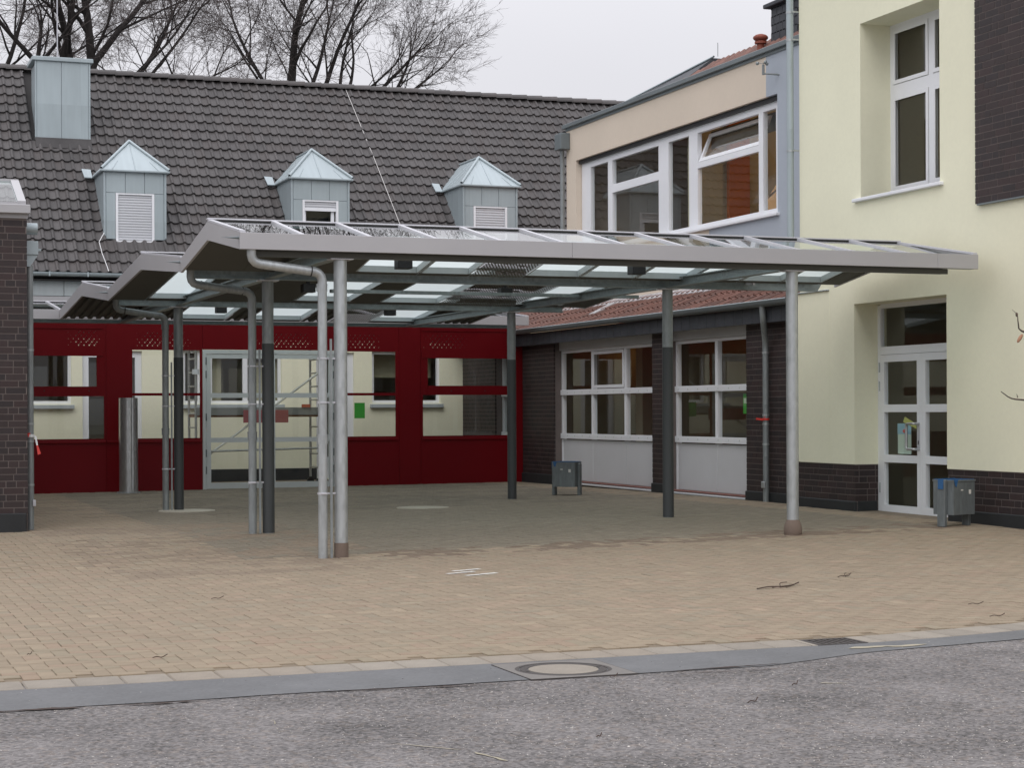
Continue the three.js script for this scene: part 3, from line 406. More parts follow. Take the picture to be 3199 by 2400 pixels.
// ---------- red panelled entrance screen ----------
{
  const r = thing('red_entrance_screen', 'long dark red panelled wall with windows and a glazed grey door under the canopy', 'entrance wall', [8, 0, 34.5]);
  const V0 = 34.47, V1 = 34.482, dots = (u0, u1, y0, y1) => { const H = []; let k = 0; for (let y = y0; y <= y1; y += 0.058, k++) for (let u = u0 + (k % 2) * 0.047 - 0.12; u <= u1 + 0.12; u += 0.094) { const edge = u < u0 || u > u1; if (!edge || rnd() > 0.4) H.push(circle(u + rr(-0.004, 0.004), y, edge ? rr(0.004, 0.008) : rr(0.008, 0.0125), 6)); if (!edge && rnd() > 0.35) H.push(circle(u + 0.026, y + 0.026, rr(0.004, 0.007), 5)); } return H; };
  const secs = [[2.62, 5.008, [rect(2.8, 4.84, 1.94, 2.5), rect(2.8, 4.97, 0.98, 1.76), ...dots(4.45, 4.82, 2.7, 2.98)]], [5.014, 6.79, [rect(5.49, 6.74, 1.82, 2.62), rect(5.49, 6.74, 0.98, 1.77), ...dots(5.7, 6.46, 2.7, 2.98)]], [6.796, 9.38, null], [9.386, 10.63, [rect(9.44, 10.56, 1.82, 2.62), rect(9.44, 10.56, 0.98, 1.77), ...dots(9.69, 10.14, 2.7, 2.98)]], [10.636, 11.07, []], [11.076, 13.38, [rect(11.22, 12.98, 1.96, 2.5), rect(11.12, 13.0, 0.98, 1.78), ...dots(11.26, 11.95, 2.71, 2.98)]]];
  for (const [a, e, H] of secs) part(r, 'wall_panel', H ? prismV(rect(a, e, -0.05, 3.12), V0, V1, H) : prismV(rect(a, e, 2.635, 3.12), V0, V1, dots(7.95, 8.82, 2.7, 2.98)), mat.red);
  part(r, 'raised_frame', [bx(2.62, 4.95, 3.0, 3.1, 34.455, 34.47), bx(2.62, 4.95, 2.5, 2.66, 34.455, 34.47), bx(2.62, 4.84, 1.76, 1.94, 34.45, 34.47)], mat.red); part(r, 'raised_frame', [bx(11.09, 13.0, 3.03, 3.1, 34.455, 34.47), bx(12.94, 13.0, 2.66, 3.03, 34.455, 34.47), bx(11.09, 13.0, 2.5, 2.66, 34.455, 34.47), bx(11.22, 13.0, 1.78, 1.96, 34.45, 34.47)], mat.red);
  for (const [a, e] of [[2.62, 5.0], [5.02, 6.78], [9.4, 10.62], [11.1, 13.0]]) part(r, 'sill_profile', cbx(a, e, 0.9, 0.945, 34.445, 34.47, 0.004), mat.red);
  for (const u of [5.011, 6.793, 9.383, 10.633, 11.073]) part(r, 'seam_strip', bx(u - 0.03, u + 0.03, u > 6.79 && u < 9.4 ? 2.64 : 0, 3.12, 34.484, 34.5), mat.red);
  for (const u of [3.0, 3.9, 4.7, 11.7, 12.4]) part(r, 'screw_head', new THREE.CylinderGeometry(0.012, 0.012, 0.006, 8).rotateX(Math.PI / 2).translate(u, 1.86, -34.447), mat.black);
  for (const [a, e, y0, y1] of [[2.8, 4.84, 1.94, 2.5], [2.8, 4.97, 0.98, 1.76], [5.49, 6.74, 1.82, 2.62], [5.49, 6.74, 0.98, 1.77], [9.44, 10.56, 1.82, 2.62], [9.44, 10.56, 0.98, 1.77], [11.22, 12.98, 1.96, 2.5], [11.12, 13.0, 0.98, 1.78]]) part(r, 'window_pane', paneV(34.51, a, e, y0, y1), mat.glass);
  for (const [a, e] of [[6.8, 9.38]]) {
    part(r, 'door_frame', [bx(a, a + 0.06, 0, 2.63, 34.47, 34.55), bx(e - 0.06, e, 0, 2.63, 34.47, 34.55), bx(a + 0.06, e - 0.06, 2.56, 2.63, 34.47, 34.55)], mat.greyFrame);
    for (const [p, q] of [[a + 0.065, 8.087], [8.093, e - 0.065]]) {
      const d = part(r, 'door', [...barsV(34.48, 34.535, p, q, 0.02, 2.555, 0.085), bx(p + 0.085, q - 0.085, 1.73, 1.82, 34.48, 34.535), bx(p + 0.085, q - 0.085, 0.89, 0.98, 34.48, 34.535), bx(p + 0.085, q - 0.085, 0.105, 0.13, 34.48, 34.535)], mat.greyFrame);
      for (const [y0, y1] of [[0.13, 0.89], [0.98, 1.73], [1.82, 2.47]]) part(d, 'door_pane', paneV(34.507, p + 0.085, q - 0.085, y0, y1), mat.glass);
      for (const y of [2.35, 2.1, 1.3, 0.62, 0.3]) part(d, 'hinge', cylY(p < 8 ? a + 0.06 : e - 0.06, 34.468, y, y + 0.14, 0.012, 0.012, 8), mat.binZinc);
    }
  }
}
{ // steel column in front of the red wall
  const t = thing('steel_pillar', 'brushed stainless steel pillar standing before the red wall', 'pillar', [5.3, 0, 33.75]);
  const g = new THREE.CylinderGeometry(0.17, 0.17, 1.72, 40).scale(1, 1, 0.75).translate(5.3, 0.865, -33.75);
  part(t, 'shaft', [g, bx(5.34, 5.365, 0.01, 1.725, 33.6, 33.62)], mat.steel); part(t, 'foot_plate', new THREE.CylinderGeometry(0.21, 0.21, 0.03, 32).scale(1, 1, 0.75).translate(5.3, 0.012, -33.75), mat.galv);
}

// ---------- tiled school building behind ----------
{
  const b = thing('tiled_school_building', 'pale yellow school building with steep dark tiled roof, three zinc dormers and a zinc chimney', 'building', [8, 0, 40]);
  const Ve = 37.7, Ye = 4.28, Vr = 42.56, Yr = 9.15, wv = 38.2;
  const wins = [[2.6, 4.86, 1.64, 2.75], [7.12, 7.5, 1.64, 2.75], [7.68, 9.2, 1.64, 2.75], [11.18, 12.72, 1.64, 2.75]], doors = [[5.08, 6.28, 0.05, 2.72], [9.95, 10.78, 0.05, 2.72]];
  part(b, 'wall', prismV(rect(-8, 20, -0.05, 4.3), wv, wv + 0.3, [...wins, ...doors].map((w) => rect(...w))), mat.yellow);
  part(b, 'plinth', [[-8, 5.08], [6.28, 9.95], [10.78, 20]].map(([a, e]) => bx(a, e, -0.05, 0.27, wv - 0.02, wv)), mat.bitumen);
  part(b, 'interior_wall', [bx(-8, 20, 0, 3.4, 42, 42.1), bx(-8, 20, 3.3, 3.36, wv + 0.3, 42), bx(-8, 20, 0, 0.02, wv + 0.3, 42), bx(-8.1, -8, 0, 9, wv + 0.3, 44), bx(20, 20.1, 0, 9, wv + 0.3, 44)], mat.roomPale);
  part(b, 'shelf', [bx(11.2, 12.7, 1.0, 1.9, 39.5, 39.8), bx(2.4, 4.9, 0.9, 1.5, 39.6, 40)], mat.roomDark); part(b, 'curtain', [bx(7.75, 8.0, 1.2, 2.8, 38.62, 38.66), bx(8.7, 9.2, 1.2, 2.5, 38.62, 38.66), bx(11.2, 12.7, 2.2, 2.8, 38.8, 38.84)], mat.roomPale);
  for (const [a, e, y0, y1] of wins) { const f = part(b, 'window', [...barsV(wv + 0.08, wv + 0.15, a, e, y0, y1, 0.06), ...(e - a > 1 ? [bx((a + e) / 2 - 0.05, (a + e) / 2 + 0.05, y0 + 0.06, y1 - 0.06, wv + 0.08, wv + 0.15)] : [])], mat.white); part(f, 'window_pane', paneV(wv + 0.12, a + 0.06, e - 0.06, y0 + 0.06, y1 - 0.06), mat.glass); part(f, 'window_sill', cbx(a - 0.05, e + 0.05, y0 - 0.1, y0 - 0.02, wv - 0.08, wv + 0.1, 0.006), mat.lightBand); }
  for (const [a, e, y0, y1] of doors) { const f = part(b, 'court_door', [...barsV(wv + 0.06, wv + 0.14, a, e, y0, y1, 0.13), bx(a + 0.13, e - 0.13, 0.1, 0.5, wv + 0.07, wv + 0.13)], mat.white); part(f, 'door_pane', paneV(wv + 0.1, a + 0.13, e - 0.13, 0.5, y1 - 0.13), mat.glass); }
  // frieze of zinc trays, eaves gutter
  for (let u = -4; u < 16; u += 0.62) part(b, 'frieze_panel', cbx(u, u + 0.612, 3.8, 4.2, 37.84, 37.87, 0.006), mat.lightBand);
  part(b, 'frieze_sill', cbx(-6, 18, 3.68, 3.79, 37.8, wv - 0.002, 0.006), mat.fascia);
  const gp = []; for (let i = 0; i <= 10; i++) { const a = Math.PI * i / 10; gp.push([Ve - 0.06 - 0.07 * Math.cos(a) , Ye - 0.02 - 0.075 * Math.sin(a)]); } for (let i = 10; i >= 0; i--) { const a = Math.PI * i / 10; gp.push([Ve - 0.06 - 0.064 * Math.cos(a), Ye - 0.02 - 0.069 * Math.sin(a)]); }
  const gut = part(b, 'gutter', prismU(gp, -6, 18), mat.zinc);
  for (let u = 3.6; u < 8; u += 0.75) part(gut, 'gutter_bracket', bx(u, u + 0.03, 4.18, 4.272, Ve - 0.136, Ve - 0.13), mat.zinc);
  // roof deck and tiles
  const d = 0.05; part(b, 'roof_deck', [hexa([[-8, Ye - d, Ve], [20, Ye - d, Ve], [20, Yr - d, Vr], [-8, Yr - d, Vr]], [[-8, Ye - d - 0.1, Ve], [20, Ye - d - 0.1, Ve], [20, Yr - d - 0.1, Vr], [-8, Yr - d - 0.1, Vr]]), hexa([[-8, Yr - d, Vr], [20, Yr - d, Vr], [20, 4.3, Vr + 5], [-8, 4.3, Vr + 5]], [[-8, Yr - d - 0.1, Vr], [20, Yr - d - 0.1, Vr], [20, 4.2, Vr + 5], [-8, 4.2, Vr + 5]]), bx(-8, 20, 4.1, 4.16, Ve, wv + 0.3)], mat.deck);
  const W = 0.205, xs = [0, 0.022, 0.05, 0.1, 0.135, 0.16, 0.185, 0.212], zs = [0.024, 0.005, 0, 0.001, 0.014, 0.042, 0.045, 0.027];
  function tileGeo(len, lip, tilt) {
    const out = [], q = (a, b2, c, e) => out.push(...a, ...b2, ...c, ...a, ...c, ...e);
    for (let i = 0; i < 7; i++) { const x0 = xs[i], x1 = xs[i + 1], z0 = zs[i], z1 = zs[i + 1]; q([x0, 0, z0 + tilt], [x1, 0, z1 + tilt], [x1, len, z1], [x0, len, z0]); q([x0, 0, z0 + tilt - lip], [x1, 0, z1 + tilt - lip], [x1, 0, z1 + tilt], [x0, 0, z0 + tilt]); q([x0, 0, z0 + tilt - lip], [x0, 0.04, z0 + tilt - lip], [x1, 0.04, z1 + tilt - lip], [x1, 0, z1 + tilt - lip]); }
    const g = new THREE.BufferGeometry(); g.setAttribute('position', new THREE.Float32BufferAttribute(out, 3)); g.computeVertexNormals(); return boxUV(g);
  }
  const dormers = [-2.25, 1.65, 5.55, 9.48, 13.34], tg = tileGeo(0.4, 0.03, 0.048), c45 = Math.SQRT1_2, rows = 21, step = Math.hypot(Vr - Ve, Yr - Ye) / rows;
  const basis = (u, s) => new THREE.Matrix4().makeBasis(new THREE.Vector3(1, 0, 0), new THREE.Vector3(0, c45, -c45), new THREE.Vector3(0, c45, c45)).setPosition(u, Ye + s * c45 - 0.015, -(Ve + s * c45 - 0.0));
  const cells = [], th = 20.63 * Math.PI / 180;
  const pix = (u, y, v) => { const X = u * Math.cos(th) - v * Math.sin(th), Z = u * Math.sin(th) + v * Math.cos(th); return [1600 + X / Z * 5785, 1287 - (y - 1.45) / Z * 5785, Z]; };
  for (let j = 0; j < rows; j++) for (let i = -40; i < 96; i++) {
    const u = i * W + 0.05, s = j * step - 0.03, y = Ye + s * c45, cu = u + 0.1, cy = y + 0.12;
    if (dormers.some((a) => cu > a - 0.02 && cu < a + 1.31 && cy > 5.06 && cy < 6.62)) continue;
    if (cu > 4.44 && cu < 5.62 && cy > 7.38) continue;
    const m = basis(u, s), e = new THREE.Matrix4().makeRotationZ(rr(-0.006, 0.006)); e.setPosition(rr(-0.002, 0.002), rr(-0.004, 0.004), rr(-0.002, 0.003)); m.multiply(e);
    const [px, py, Z] = pix(cu, cy, Ve + s * c45), hid = px < 5 || px > 1760 || (px > 640 && py > 700) || (px < 100 && py > 560) || (px > 430 && py > 800 - (px - 430) * 0.5);
    cells.push([m, hid ? 1e3 + Z : Z, rnd() < (cu > 3.2 && cu < 6.6 ? 0.22 : 0.05) ? 4 : Math.floor(rnd() * 4)]);
  }
  cells.sort((a, b2) => a[1] - b2[1]);
  cells.slice(0, 300).forEach(([m, , k]) => piece(b, 'roof_tile', tg, tileMats[k], m));
  const im = new THREE.InstancedMesh(tg, M(1, 1, 1, { rough: 0.62, map: T.tile, bump: T.tile, bs: 0.001 }), cells.length - 300);
  cells.slice(300).forEach(([m, , k], i) => { im.setMatrixAt(i, m); im.setColorAt(i, tileMats[k].color); }); im.name = 'far_roof_tiles'; im.userData.kind = 'stuff'; shade(im); im.position.sub(b.position); b.add(im);
  // ridge tiles
  const rg = []; for (let i = 0; i <= 8; i++) { const a = Math.PI * i / 8; rg.push([-Math.cos(a) * 0.135, Math.sin(a) * 0.12]); } for (let i = 8; i >= 0; i--) { const a = Math.PI * i / 8; rg.push([-Math.cos(a) * 0.115, Math.sin(a) * 0.1]); }
  const ridgeG = boxUV(new THREE.ExtrudeGeometry(shapeOf(rg), { depth: 0.43, bevelEnabled: false }).applyMatrix4(toU));
  for (let u = -6; u < 19.6; u += 0.4) piece(b, 'ridge_tile', ridgeG, tileMats[Math.floor(rnd() * 4)], new THREE.Matrix4().makeRotationZ(0.05).setPosition(u, Yr - 0.03, -Vr));
  part(b, 'ridge_clip', Array.from({ length: 22 }, (_, i) => new THREE.SphereGeometry(0.016, 6, 5).translate(-5.6 + i * 1.2, Yr + 0.045, -(Vr - 0.1))), mat.alu);
  // dormers
  function dormer(a) {
    const V = 38.45, w = 1.29, e = a + w, yB = 5.03, yE = 6.41, mid = a + w / 2, vB = Ve + (yE - Ye), yA = 7.15, vA = 39.2, vK = Ve + (yA - Ye), o = 0.06;
    const D = part(b, 'dormer', [prismU([[V + 0.07, yB + 0.07], [V + 0.07, yE], [vB, yE]], a + 0.02, a + 0.05), prismU([[V + 0.07, yB + 0.07], [V + 0.07, yE], [vB, yE]], e - 0.05, e - 0.02)], mat.zinc, 'zinc-clad dormer with pyramid roof');
    for (let k = 0; k < 4; k++) { const v0 = V + 0.04 + k * 0.34, v1 = Math.min(v0 + 0.332, vB); const yb0 = Ye + (v0 - Ve), yb1 = Ye + (v1 - Ve); for (const [x0, x1] of [[a, a + 0.02], [e - 0.02, e]]) part(D, 'cheek_panel', prismU([[v0, yb0 + 0.02], [v0, yE], [v1, yE], [v1, Math.min(yE - 0.001, yb1 + 0.02)]], x0, x1), mat.zinc); }
    const wl = a + 0.25, wr = e - 0.25, wt = 5.98;
    for (let k = 0; k < 3; k++) part(D, 'front_panel', cbx(a + 0.055 + k * 0.395, a + 0.055 + (k + 1) * 0.395 - 0.006, wt + 0.005, yE, V, V + 0.05, 0.004), mat.zinc);
    part(D, 'front_panel', cbx(a + 0.055, wl - 0.004, yB, wt, V, V + 0.05, 0.004), mat.zinc); part(D, 'front_panel', cbx(wr + 0.004, e - 0.055, yB, wt, V, V + 0.05, 0.004), mat.zinc);
    part(D, 'corner_post', [cbx(a, a + 0.05, yB, yE, V - 0.012, V + 0.06, 0.01)], mat.zinc); part(D, 'corner_post', [cbx(e - 0.05, e, yB, yE, V - 0.012, V + 0.06, 0.01)], mat.zinc);
    part(D, 'eaves_gutter', [cbx(a - o, e + o, yE, yE + 0.045, V - 0.09, V - 0.04, 0.01), cbx(a - o, a - o + 0.05, yE, yE + 0.045, V - 0.04, vB + 0.05, 0.01), cbx(e + o - 0.05, e + o, yE, yE + 0.045, V - 0.04, vB + 0.05, 0.01), bx(a - 0.01, e + 0.01, yE, yE + 0.02, V - 0.04, vB)], mat.zinc);
    const y0 = yE + 0.045, F = V - 0.07, l = a - o + 0.01, rgt = e + o - 0.01;
    const tri3 = (p, q, s2) => { const g = new THREE.BufferGeometry(); g.setAttribute('position', new THREE.Float32BufferAttribute([p, q, s2].flatMap((z) => [z[0], z[1], -z[2]]), 3)); g.computeVertexNormals(); return g; };
    part(D, 'roof_front', tri3([l, y0, F], [rgt, y0, F], [mid, yA, vA]), mat.zinc);
    part(D, 'roof_side', quad([l, y0, F], [mid, yA, vA], [mid, yA, vK + 0.1], [l, y0, vB + 0.2]), mat.zinc); part(D, 'roof_side', quad([rgt, y0, F], [mid, yA, vA], [mid, yA, vK + 0.1], [rgt, y0, vB + 0.2]), mat.zinc);
    const cap = (p, q, r = 0.02) => tube([p, q], r, { n: 6 });
    part(D, 'hip_cap', cap([l, y0 + 0.02, F], [mid, yA + 0.02, vA], 0.032), mat.zinc); part(D, 'hip_cap', cap([rgt, y0 + 0.02, F], [mid, yA + 0.02, vA], 0.032), mat.zinc); part(D, 'ridge_cap', cap([mid, yA + 0.015, vA], [mid, yA + 0.015, vK], 0.03), mat.zinc);
    const seam = (t, h) => cap([l + (rgt - l) * t, y0 + 0.004, F], [l + (rgt - l) * (t + (0.5 - t) * h), y0 + (yA - y0) * h, F + (vA - F) * h], 0.009);
    part(D, 'standing_seam', [seam(0.5, 1), seam(0.16, 0.3), seam(0.84, 0.3)], mat.zinc);
    part(D, 'standing_seam', [0.3, 0.62, 0.95, 1.3].flatMap((t) => [cap([l, y0 + 0.004, F + t], [l + (mid - l) * Math.min(1, (t + 0.05) / 0.75), y0 + (yA - y0) * Math.min(1, (t + 0.05) / 0.75), F + t], 0.008)]), mat.zinc);
    part(D, 'side_flashing', [hexa([[l - 0.16, yE + 0.0, vB - 0.13], [l, yE + 0.0, vB - 0.13], [l, yE + 0.2, vB + 0.12], [l - 0.2, yE + 0.2, vB + 0.05]], [[l - 0.16, yE + 0.02, vB - 0.14], [l, yE + 0.02, vB - 0.14], [l, yE + 0.22, vB + 0.11], [l - 0.2, yE + 0.22, vB + 0.04]])], mat.zinc);
    return { D, wl, wr, wt, yB, V, a, e };
  }
  dormers.forEach((a, di) => {
    const { D, wl, wr, wt, yB, V } = dormer(a), open = di === 3, low = 4.98;
    part(D, 'window_frame', [bx(wl, wl + 0.05, low, wt, V - 0.008, V + 0.08), bx(wr - 0.05, wr, low, wt, V - 0.008, V + 0.08), bx(wl + 0.05, wr - 0.05, wt - 0.03, wt, V - 0.004, V + 0.08), cbx(wl - 0.02, wr + 0.02, low - 0.03, low + 0.02, V - 0.05, V + 0.06, 0.004)], mat.white);
    part(D, 'window_recess', [bx(wl + 0.05, wr - 0.05, low, wt - 0.03, V + 0.7, V + 0.72), bx(wl + 0.04, wl + 0.05, low, wt, V + 0.08, V + 0.7), bx(wr - 0.05, wr - 0.04, low, wt, V + 0.08, V + 0.7), bx(wl + 0.05, wr - 0.05, wt - 0.02, wt, V + 0.1, V + 0.7), bx(wl + 0.05, wr - 0.05, low - 0.02, low, V + 0.1, V + 0.7)], mat.roomDim);
    const bot = open ? wt - 0.17 : low + 0.025;
    for (let y = wt - 0.035; y > bot; y -= 0.055) part(D, 'shutter_slat', new THREE.CylinderGeometry(0.03, 0.03, wr - wl - 0.104, 8, 1).rotateZ(Math.PI / 2).scale(1, 0.9, 0.35).translate((wl + wr) / 2, y - 0.027, -(V + 0.03)), mat.whiteOld);
    if (open) { part(D, 'shutter_end', cbx(wl + 0.05, wr - 0.05, bot - 0.06, bot - 0.0, V + 0.01, V + 0.03, 0.004), mat.white); part(D, 'casement', [bx(wl + 0.05, wl + 0.09, low, bot - 0.06, V + 0.06, V + 0.1), bx(wr - 0.15, wr - 0.08, low, bot - 0.06, V + 0.06, V + 0.1)], mat.white); part(D, 'window_pane', paneV(V + 0.085, wl + 0.09, wr - 0.15, low, bot - 0.06), mat.glass); }
  });
  // zinc-clad chimney
  const Vc = 40.72, ch = part(b, 'chimney', [bx(4.47, 5.58, 6.9, 9.0, Vc + 0.03, Vc + 0.95)], mat.zinc, 'large square chimney clad in zinc sheet');
  part(ch, 'chimney_panel', cbx(4.48, 4.994, 7.33, 9.03, Vc, Vc + 0.03, 0.004), mat.zinc); part(ch, 'chimney_panel', cbx(5.0, 5.57, 7.33, 9.03, Vc, Vc + 0.03, 0.004), mat.zinc);
  part(ch, 'corner_post', cbx(4.44, 4.476, 7.33, 9.03, Vc - 0.008, Vc + 0.05, 0.006), mat.zinc); part(ch, 'corner_post', cbx(5.574, 5.61, 7.33, 9.03, Vc - 0.008, Vc + 0.05, 0.006), mat.zinc);
  part(ch, 'chimney_cap', cbx(4.38, 5.67, 9.03, 9.12, Vc - 0.05, Vc + 1.02, 0.01), mat.zinc); part(ch, 'apron_flashing', hexa([[4.44, 7.12, Vc - 0.2], [5.62, 7.12, Vc - 0.2], [5.62, 7.36, Vc], [4.44, 7.36, Vc]], [[4.44, 7.14, Vc - 0.22], [5.62, 7.14, Vc - 0.22], [5.62, 7.38, Vc - 0.02], [4.44, 7.38, Vc - 0.02]]), M(0.07, 0.065, 0.065, { rough: 0.8, map: T.tile }));
  part(ch, 'lightning_rod', tube([[4.95, 9.1, Vc + 0.3], [4.95, 10.55, Vc + 0.3]], 0.014, { n: 6 }), mat.alu);
  // lightning conductor over the tiles
  const wire = (pts) => tube(pts, 0.0085, { n: 5, seg: 60 }), onRoof = (u, v) => [u, Ye + (v - Ve) + 0.07, v];
  part(b, 'lightning_wire', wire([[11.82, 9.22, Vr + 0.05], onRoof(11.82, 42.3), onRoof(11.95, 40.6), onRoof(12.04, 39), onRoof(12.1, 37.8)]), M(0.62, 0.6, 0.58, { rough: 0.6 }));
  part(b, 'lightning_wire', wire([[5.56, 5.15, 38.42], onRoof(5.44, 38.3), onRoof(5.46, 38.05), onRoof(5.52, 37.75), [5.53, 4.3, 37.62]]), mat.tapeWhite);
}
// scaffold tower in the court behind the glazed door
{
  const t = thing('scaffold_tower', 'aluminium scaffold tower with diagonal brace and red sign behind the glazed red wall', 'scaffold', [8.2, 0, 36.3]), al = M(0.6, 0.6, 0.57, { rough: 0.4, metal: 0.4, map: T.galv });
  for (const u of [6.95, 9.42]) { for (const v of [35.95, 36.65]) part(t, 'upright', tube([[u, 0.15, v], [u, 3.0, v]], 0.025, { n: 8 }), al); for (let y = 0.35; y < 2.9; y += 0.27) part(t, 'rung', tube([[u, y, 35.95], [u, y, 36.65]], 0.016, { n: 6 }), al); for (const v of [35.95, 36.65]) part(t, 'caster', new THREE.CylinderGeometry(0.07, 0.07, 0.04, 14).rotateX(Math.PI / 2).translate(u, 0.07, -v), mat.black); }
  part(t, 'diagonal_brace', tube([[6.95, 0.45, 35.93], [9.42, 2.25, 35.93]], 0.022, { n: 8 }), M(0.75, 0.74, 0.68, { rough: 0.5 })); part(t, 'horizontal_brace', tube([[6.95, 0.69, 35.9], [9.42, 0.74, 35.9]], 0.02, { n: 8 }), al);
  part(t, 'deck', cbx(6.95, 9.42, 1.36, 1.42, 35.95, 36.65, 0.005), mat.wood); part(t, 'toe_board', cbx(6.95, 9.42, 1.4, 1.55, 35.9, 35.93, 0.004), M(0.28, 0.28, 0.26, { rough: 0.6, map: T.paint })); part(t, 'red_sign', cbx(7.87, 8.77, 1.25, 1.5, 35.86, 35.885, 0.003), M(0.34, 0.06, 0.06, { rough: 0.6 })); part(t, 'coupling', [cylY(6.95, 35.95, 2.2, 2.3, 0.07, 0.07, 12)], mat.white); part(t, 'orange_clip', [bx(7.05, 7.12, 1.48, 1.56, 35.87, 35.9), bx(9.05, 9.22, 1.55, 1.61, 35.87, 35.9)], M(0.6, 0.1, 0.03, { rough: 0.6 }));
}
solo('green_poster', [cbx(9.74, 9.95, 1.33, 1.63, 34.5, 34.503, 0.001)], mat.green, 'green paper notice taped inside the window of the red wall', 'poster');
// ---------- low brick classroom wing ----------
{
  const b = thing('low_classroom_wing', 'low dark brick wing with white panelled windows and red-brown tiled eaves', 'building', [14, 0, 29]), S = [];
  const piers = [[22.95, 24.99], [27.77, 28.36], [32.79, 34.46], [36.05, 38.1]];
  for (const [a, e] of piers) part(b, 'pier', bx(13.2035, 13.45, 0, 2.78, a + 0.004, e - 0.004), mat.mortar);
  for (const [a, e] of piers) brickwork(S, 'u', 13.2, a, e, 0.24, 2.76);
  layBricks(b, S);
  for (const [a, e] of piers) part(b, 'base_band', cbx(13.175, 13.23, -0.03, 0.235, a - 0.01, e + 0.01, 0.01), mat.bitumen);
  const U0 = 13.36, U1 = 13.44;
  for (const [a, e, M3] of [[24.99, 27.77, [26.3]], [28.36, 32.79, [29.82, 31.3]], [34.55, 36.05, []]]) {
    const edges = [a, ...M3, e], f = part(b, 'window', [bx(U0, U1, 0.13, 2.6, a, a + 0.05), bx(U0, U1, 0.13, 2.6, e - 0.05, e), bx(U0, U1, 2.55, 2.6, a + 0.05, e - 0.05), ...M3.map((m) => bx(U0 + 0.002, U1, 0.92, 2.55, m - 0.045, m + 0.045))], mat.white);
    part(f, 'rail', cbx(U0 - 0.025, U0 - 0.001, 1.755, 1.855, a, e, 0.004), mat.white); part(f, 'rail', cbx(U0 - 0.025, U0 - 0.001, 0.93, 1.03, a, e, 0.004), mat.white);
    const sc = []; for (let v = a + 0.12; v < e; v += 0.36) for (const y of [1.8, 0.985]) sc.push(new THREE.CylinderGeometry(0.011, 0.011, 0.008, 8).rotateZ(Math.PI / 2).translate(U0 - 0.028, y, -v)); part(f, 'rail_screw', sc, mat.greyFrame);
    for (let i = 0; i < edges.length - 1; i++) { const p = edges[i] + 0.046, q = edges[i + 1] - 0.046; part(f, 'window_pane', paneU(13.4, p, q, 1.855, 2.55), mat.glass); part(f, 'window_pane', paneU(13.4, p, q, 1.03, 1.755), mat.glass); part(f, 'lower_panel', cbx(U0 + 0.012, U1, 0.15, 0.91, edges[i] + 0.006, edges[i + 1] - 0.006, 0.006), mat.panelWhite); }
    if (M3.length === 2) part(f, 'casement_frame', barsU(U0 - 0.012, U0, 29.87, 31.25, 1.87, 2.54, 0.055), mat.white);
    part(f, 'shutter_box', cbx(U0 - 0.05, U1, 2.605, 2.775, a, e, 0.006), mat.panelWhite); part(f, 'threshold', cbx(13.2, 13.36, 0.085, 0.115, a - 0.02, e + 0.02, 0.006), mat.panelWhite);
    part(f, 'drip_strip', cbx(13.27, 13.36, 0.125, 0.15, a, e, 0.004), M(0.25, 0.12, 0.10, { rough: 0.8 }));
  }
  const dg = []; for (let v = 25.0; v < 27.7; v += 0.045) dg.push(bx(13.17, 13.2, 0.075, 0.1, v, v + 0.022)); part(b, 'drain_grating', dg, mat.galvDull);
  // rooms
  part(b, 'interior_wall', [bx(17.5, 17.6, 0, 2.9, 22.9, 38), bx(13.46, 17.5, 0, 2.9, 33.0, 33.1), bx(13.46, 17.5, 0, 2.9, 28.0, 28.12), bx(13.46, 17.6, 0, 2.9, 22.9, 23), bx(13.46, 17.6, 0, 2.9, 38.0, 38.1)], mat.roomDim);
  part(b, 'floor_slab', bx(13.46, 17.5, 0.0, 0.09, 23, 38), mat.roomFloor); part(b, 'ceiling', bx(13.4, 17.6, 2.79, 2.9, 22.95, 38.1), mat.roomOrange);
  part(b, 'inner_door', [...barsU(17.44, 17.5, 29.4, 30.6, 0.1, 2.2, 0.08), bx(17.45, 17.49, 0.1, 2.1, 29.5, 30.5)], mat.wood); part(b, 'inner_window', [...barsU(17.42, 17.5, 24.2, 26.6, 0.9, 2.3, 0.09), bx(17.43, 17.5, 0.9, 2.3, 25.35, 25.45)], mat.greyFrame);
  part(b, 'cabinet', [cbx(16.9, 17.45, 0.09, 1.9, 31, 32.6), cbx(15.5, 16.2, 0.09, 0.85, 24, 27)], mat.wood); part(b, 'curtain', Array.from({ length: 16 }, (_, i) => cylY(13.75, 28.5 + i * 0.055, 0.9, 2.55, 0.035, 0.035, 8)), mat.roomOrange); part(b, 'pillar', cbx(14.6, 14.9, 0.09, 2.79, 31.8, 32.1), mat.roomPale);
  lamp(b, 14.95, 2.785, 32.4, 0.3, 0.14); lamp(b, 15.0, 2.785, 26.9, 0.3, 0.14);
  // eaves: slate fascia boards, gutter, tiles
  for (let v = 23.0; v < 38; v += 0.3) part(b, 'slate_board', cbx(13.04, 13.06, 2.735, 2.97, v, v + 0.292, 0.003), mat.slate);
  part(b, 'soffit_board', bx(13.06, 13.4, 2.78, 2.8, 22.95, 38.1), mat.slate);
  const gp = (ci, r) => Array.from({ length: 13 }, (_, i) => { const a = Math.PI * i / 12; return [ci[0] - r * Math.cos(a), ci[1] - r * Math.sin(a)]; });
  const gutter = part(b, 'gutter', [new THREE.ExtrudeGeometry(shapeOf([...gp([12.96, 3.04], 0.075), ...gp([12.96, 3.04], 0.069).reverse()]), { depth: 15, bevelEnabled: false }).translate(0, 0, -38.2)], mat.zincDark);
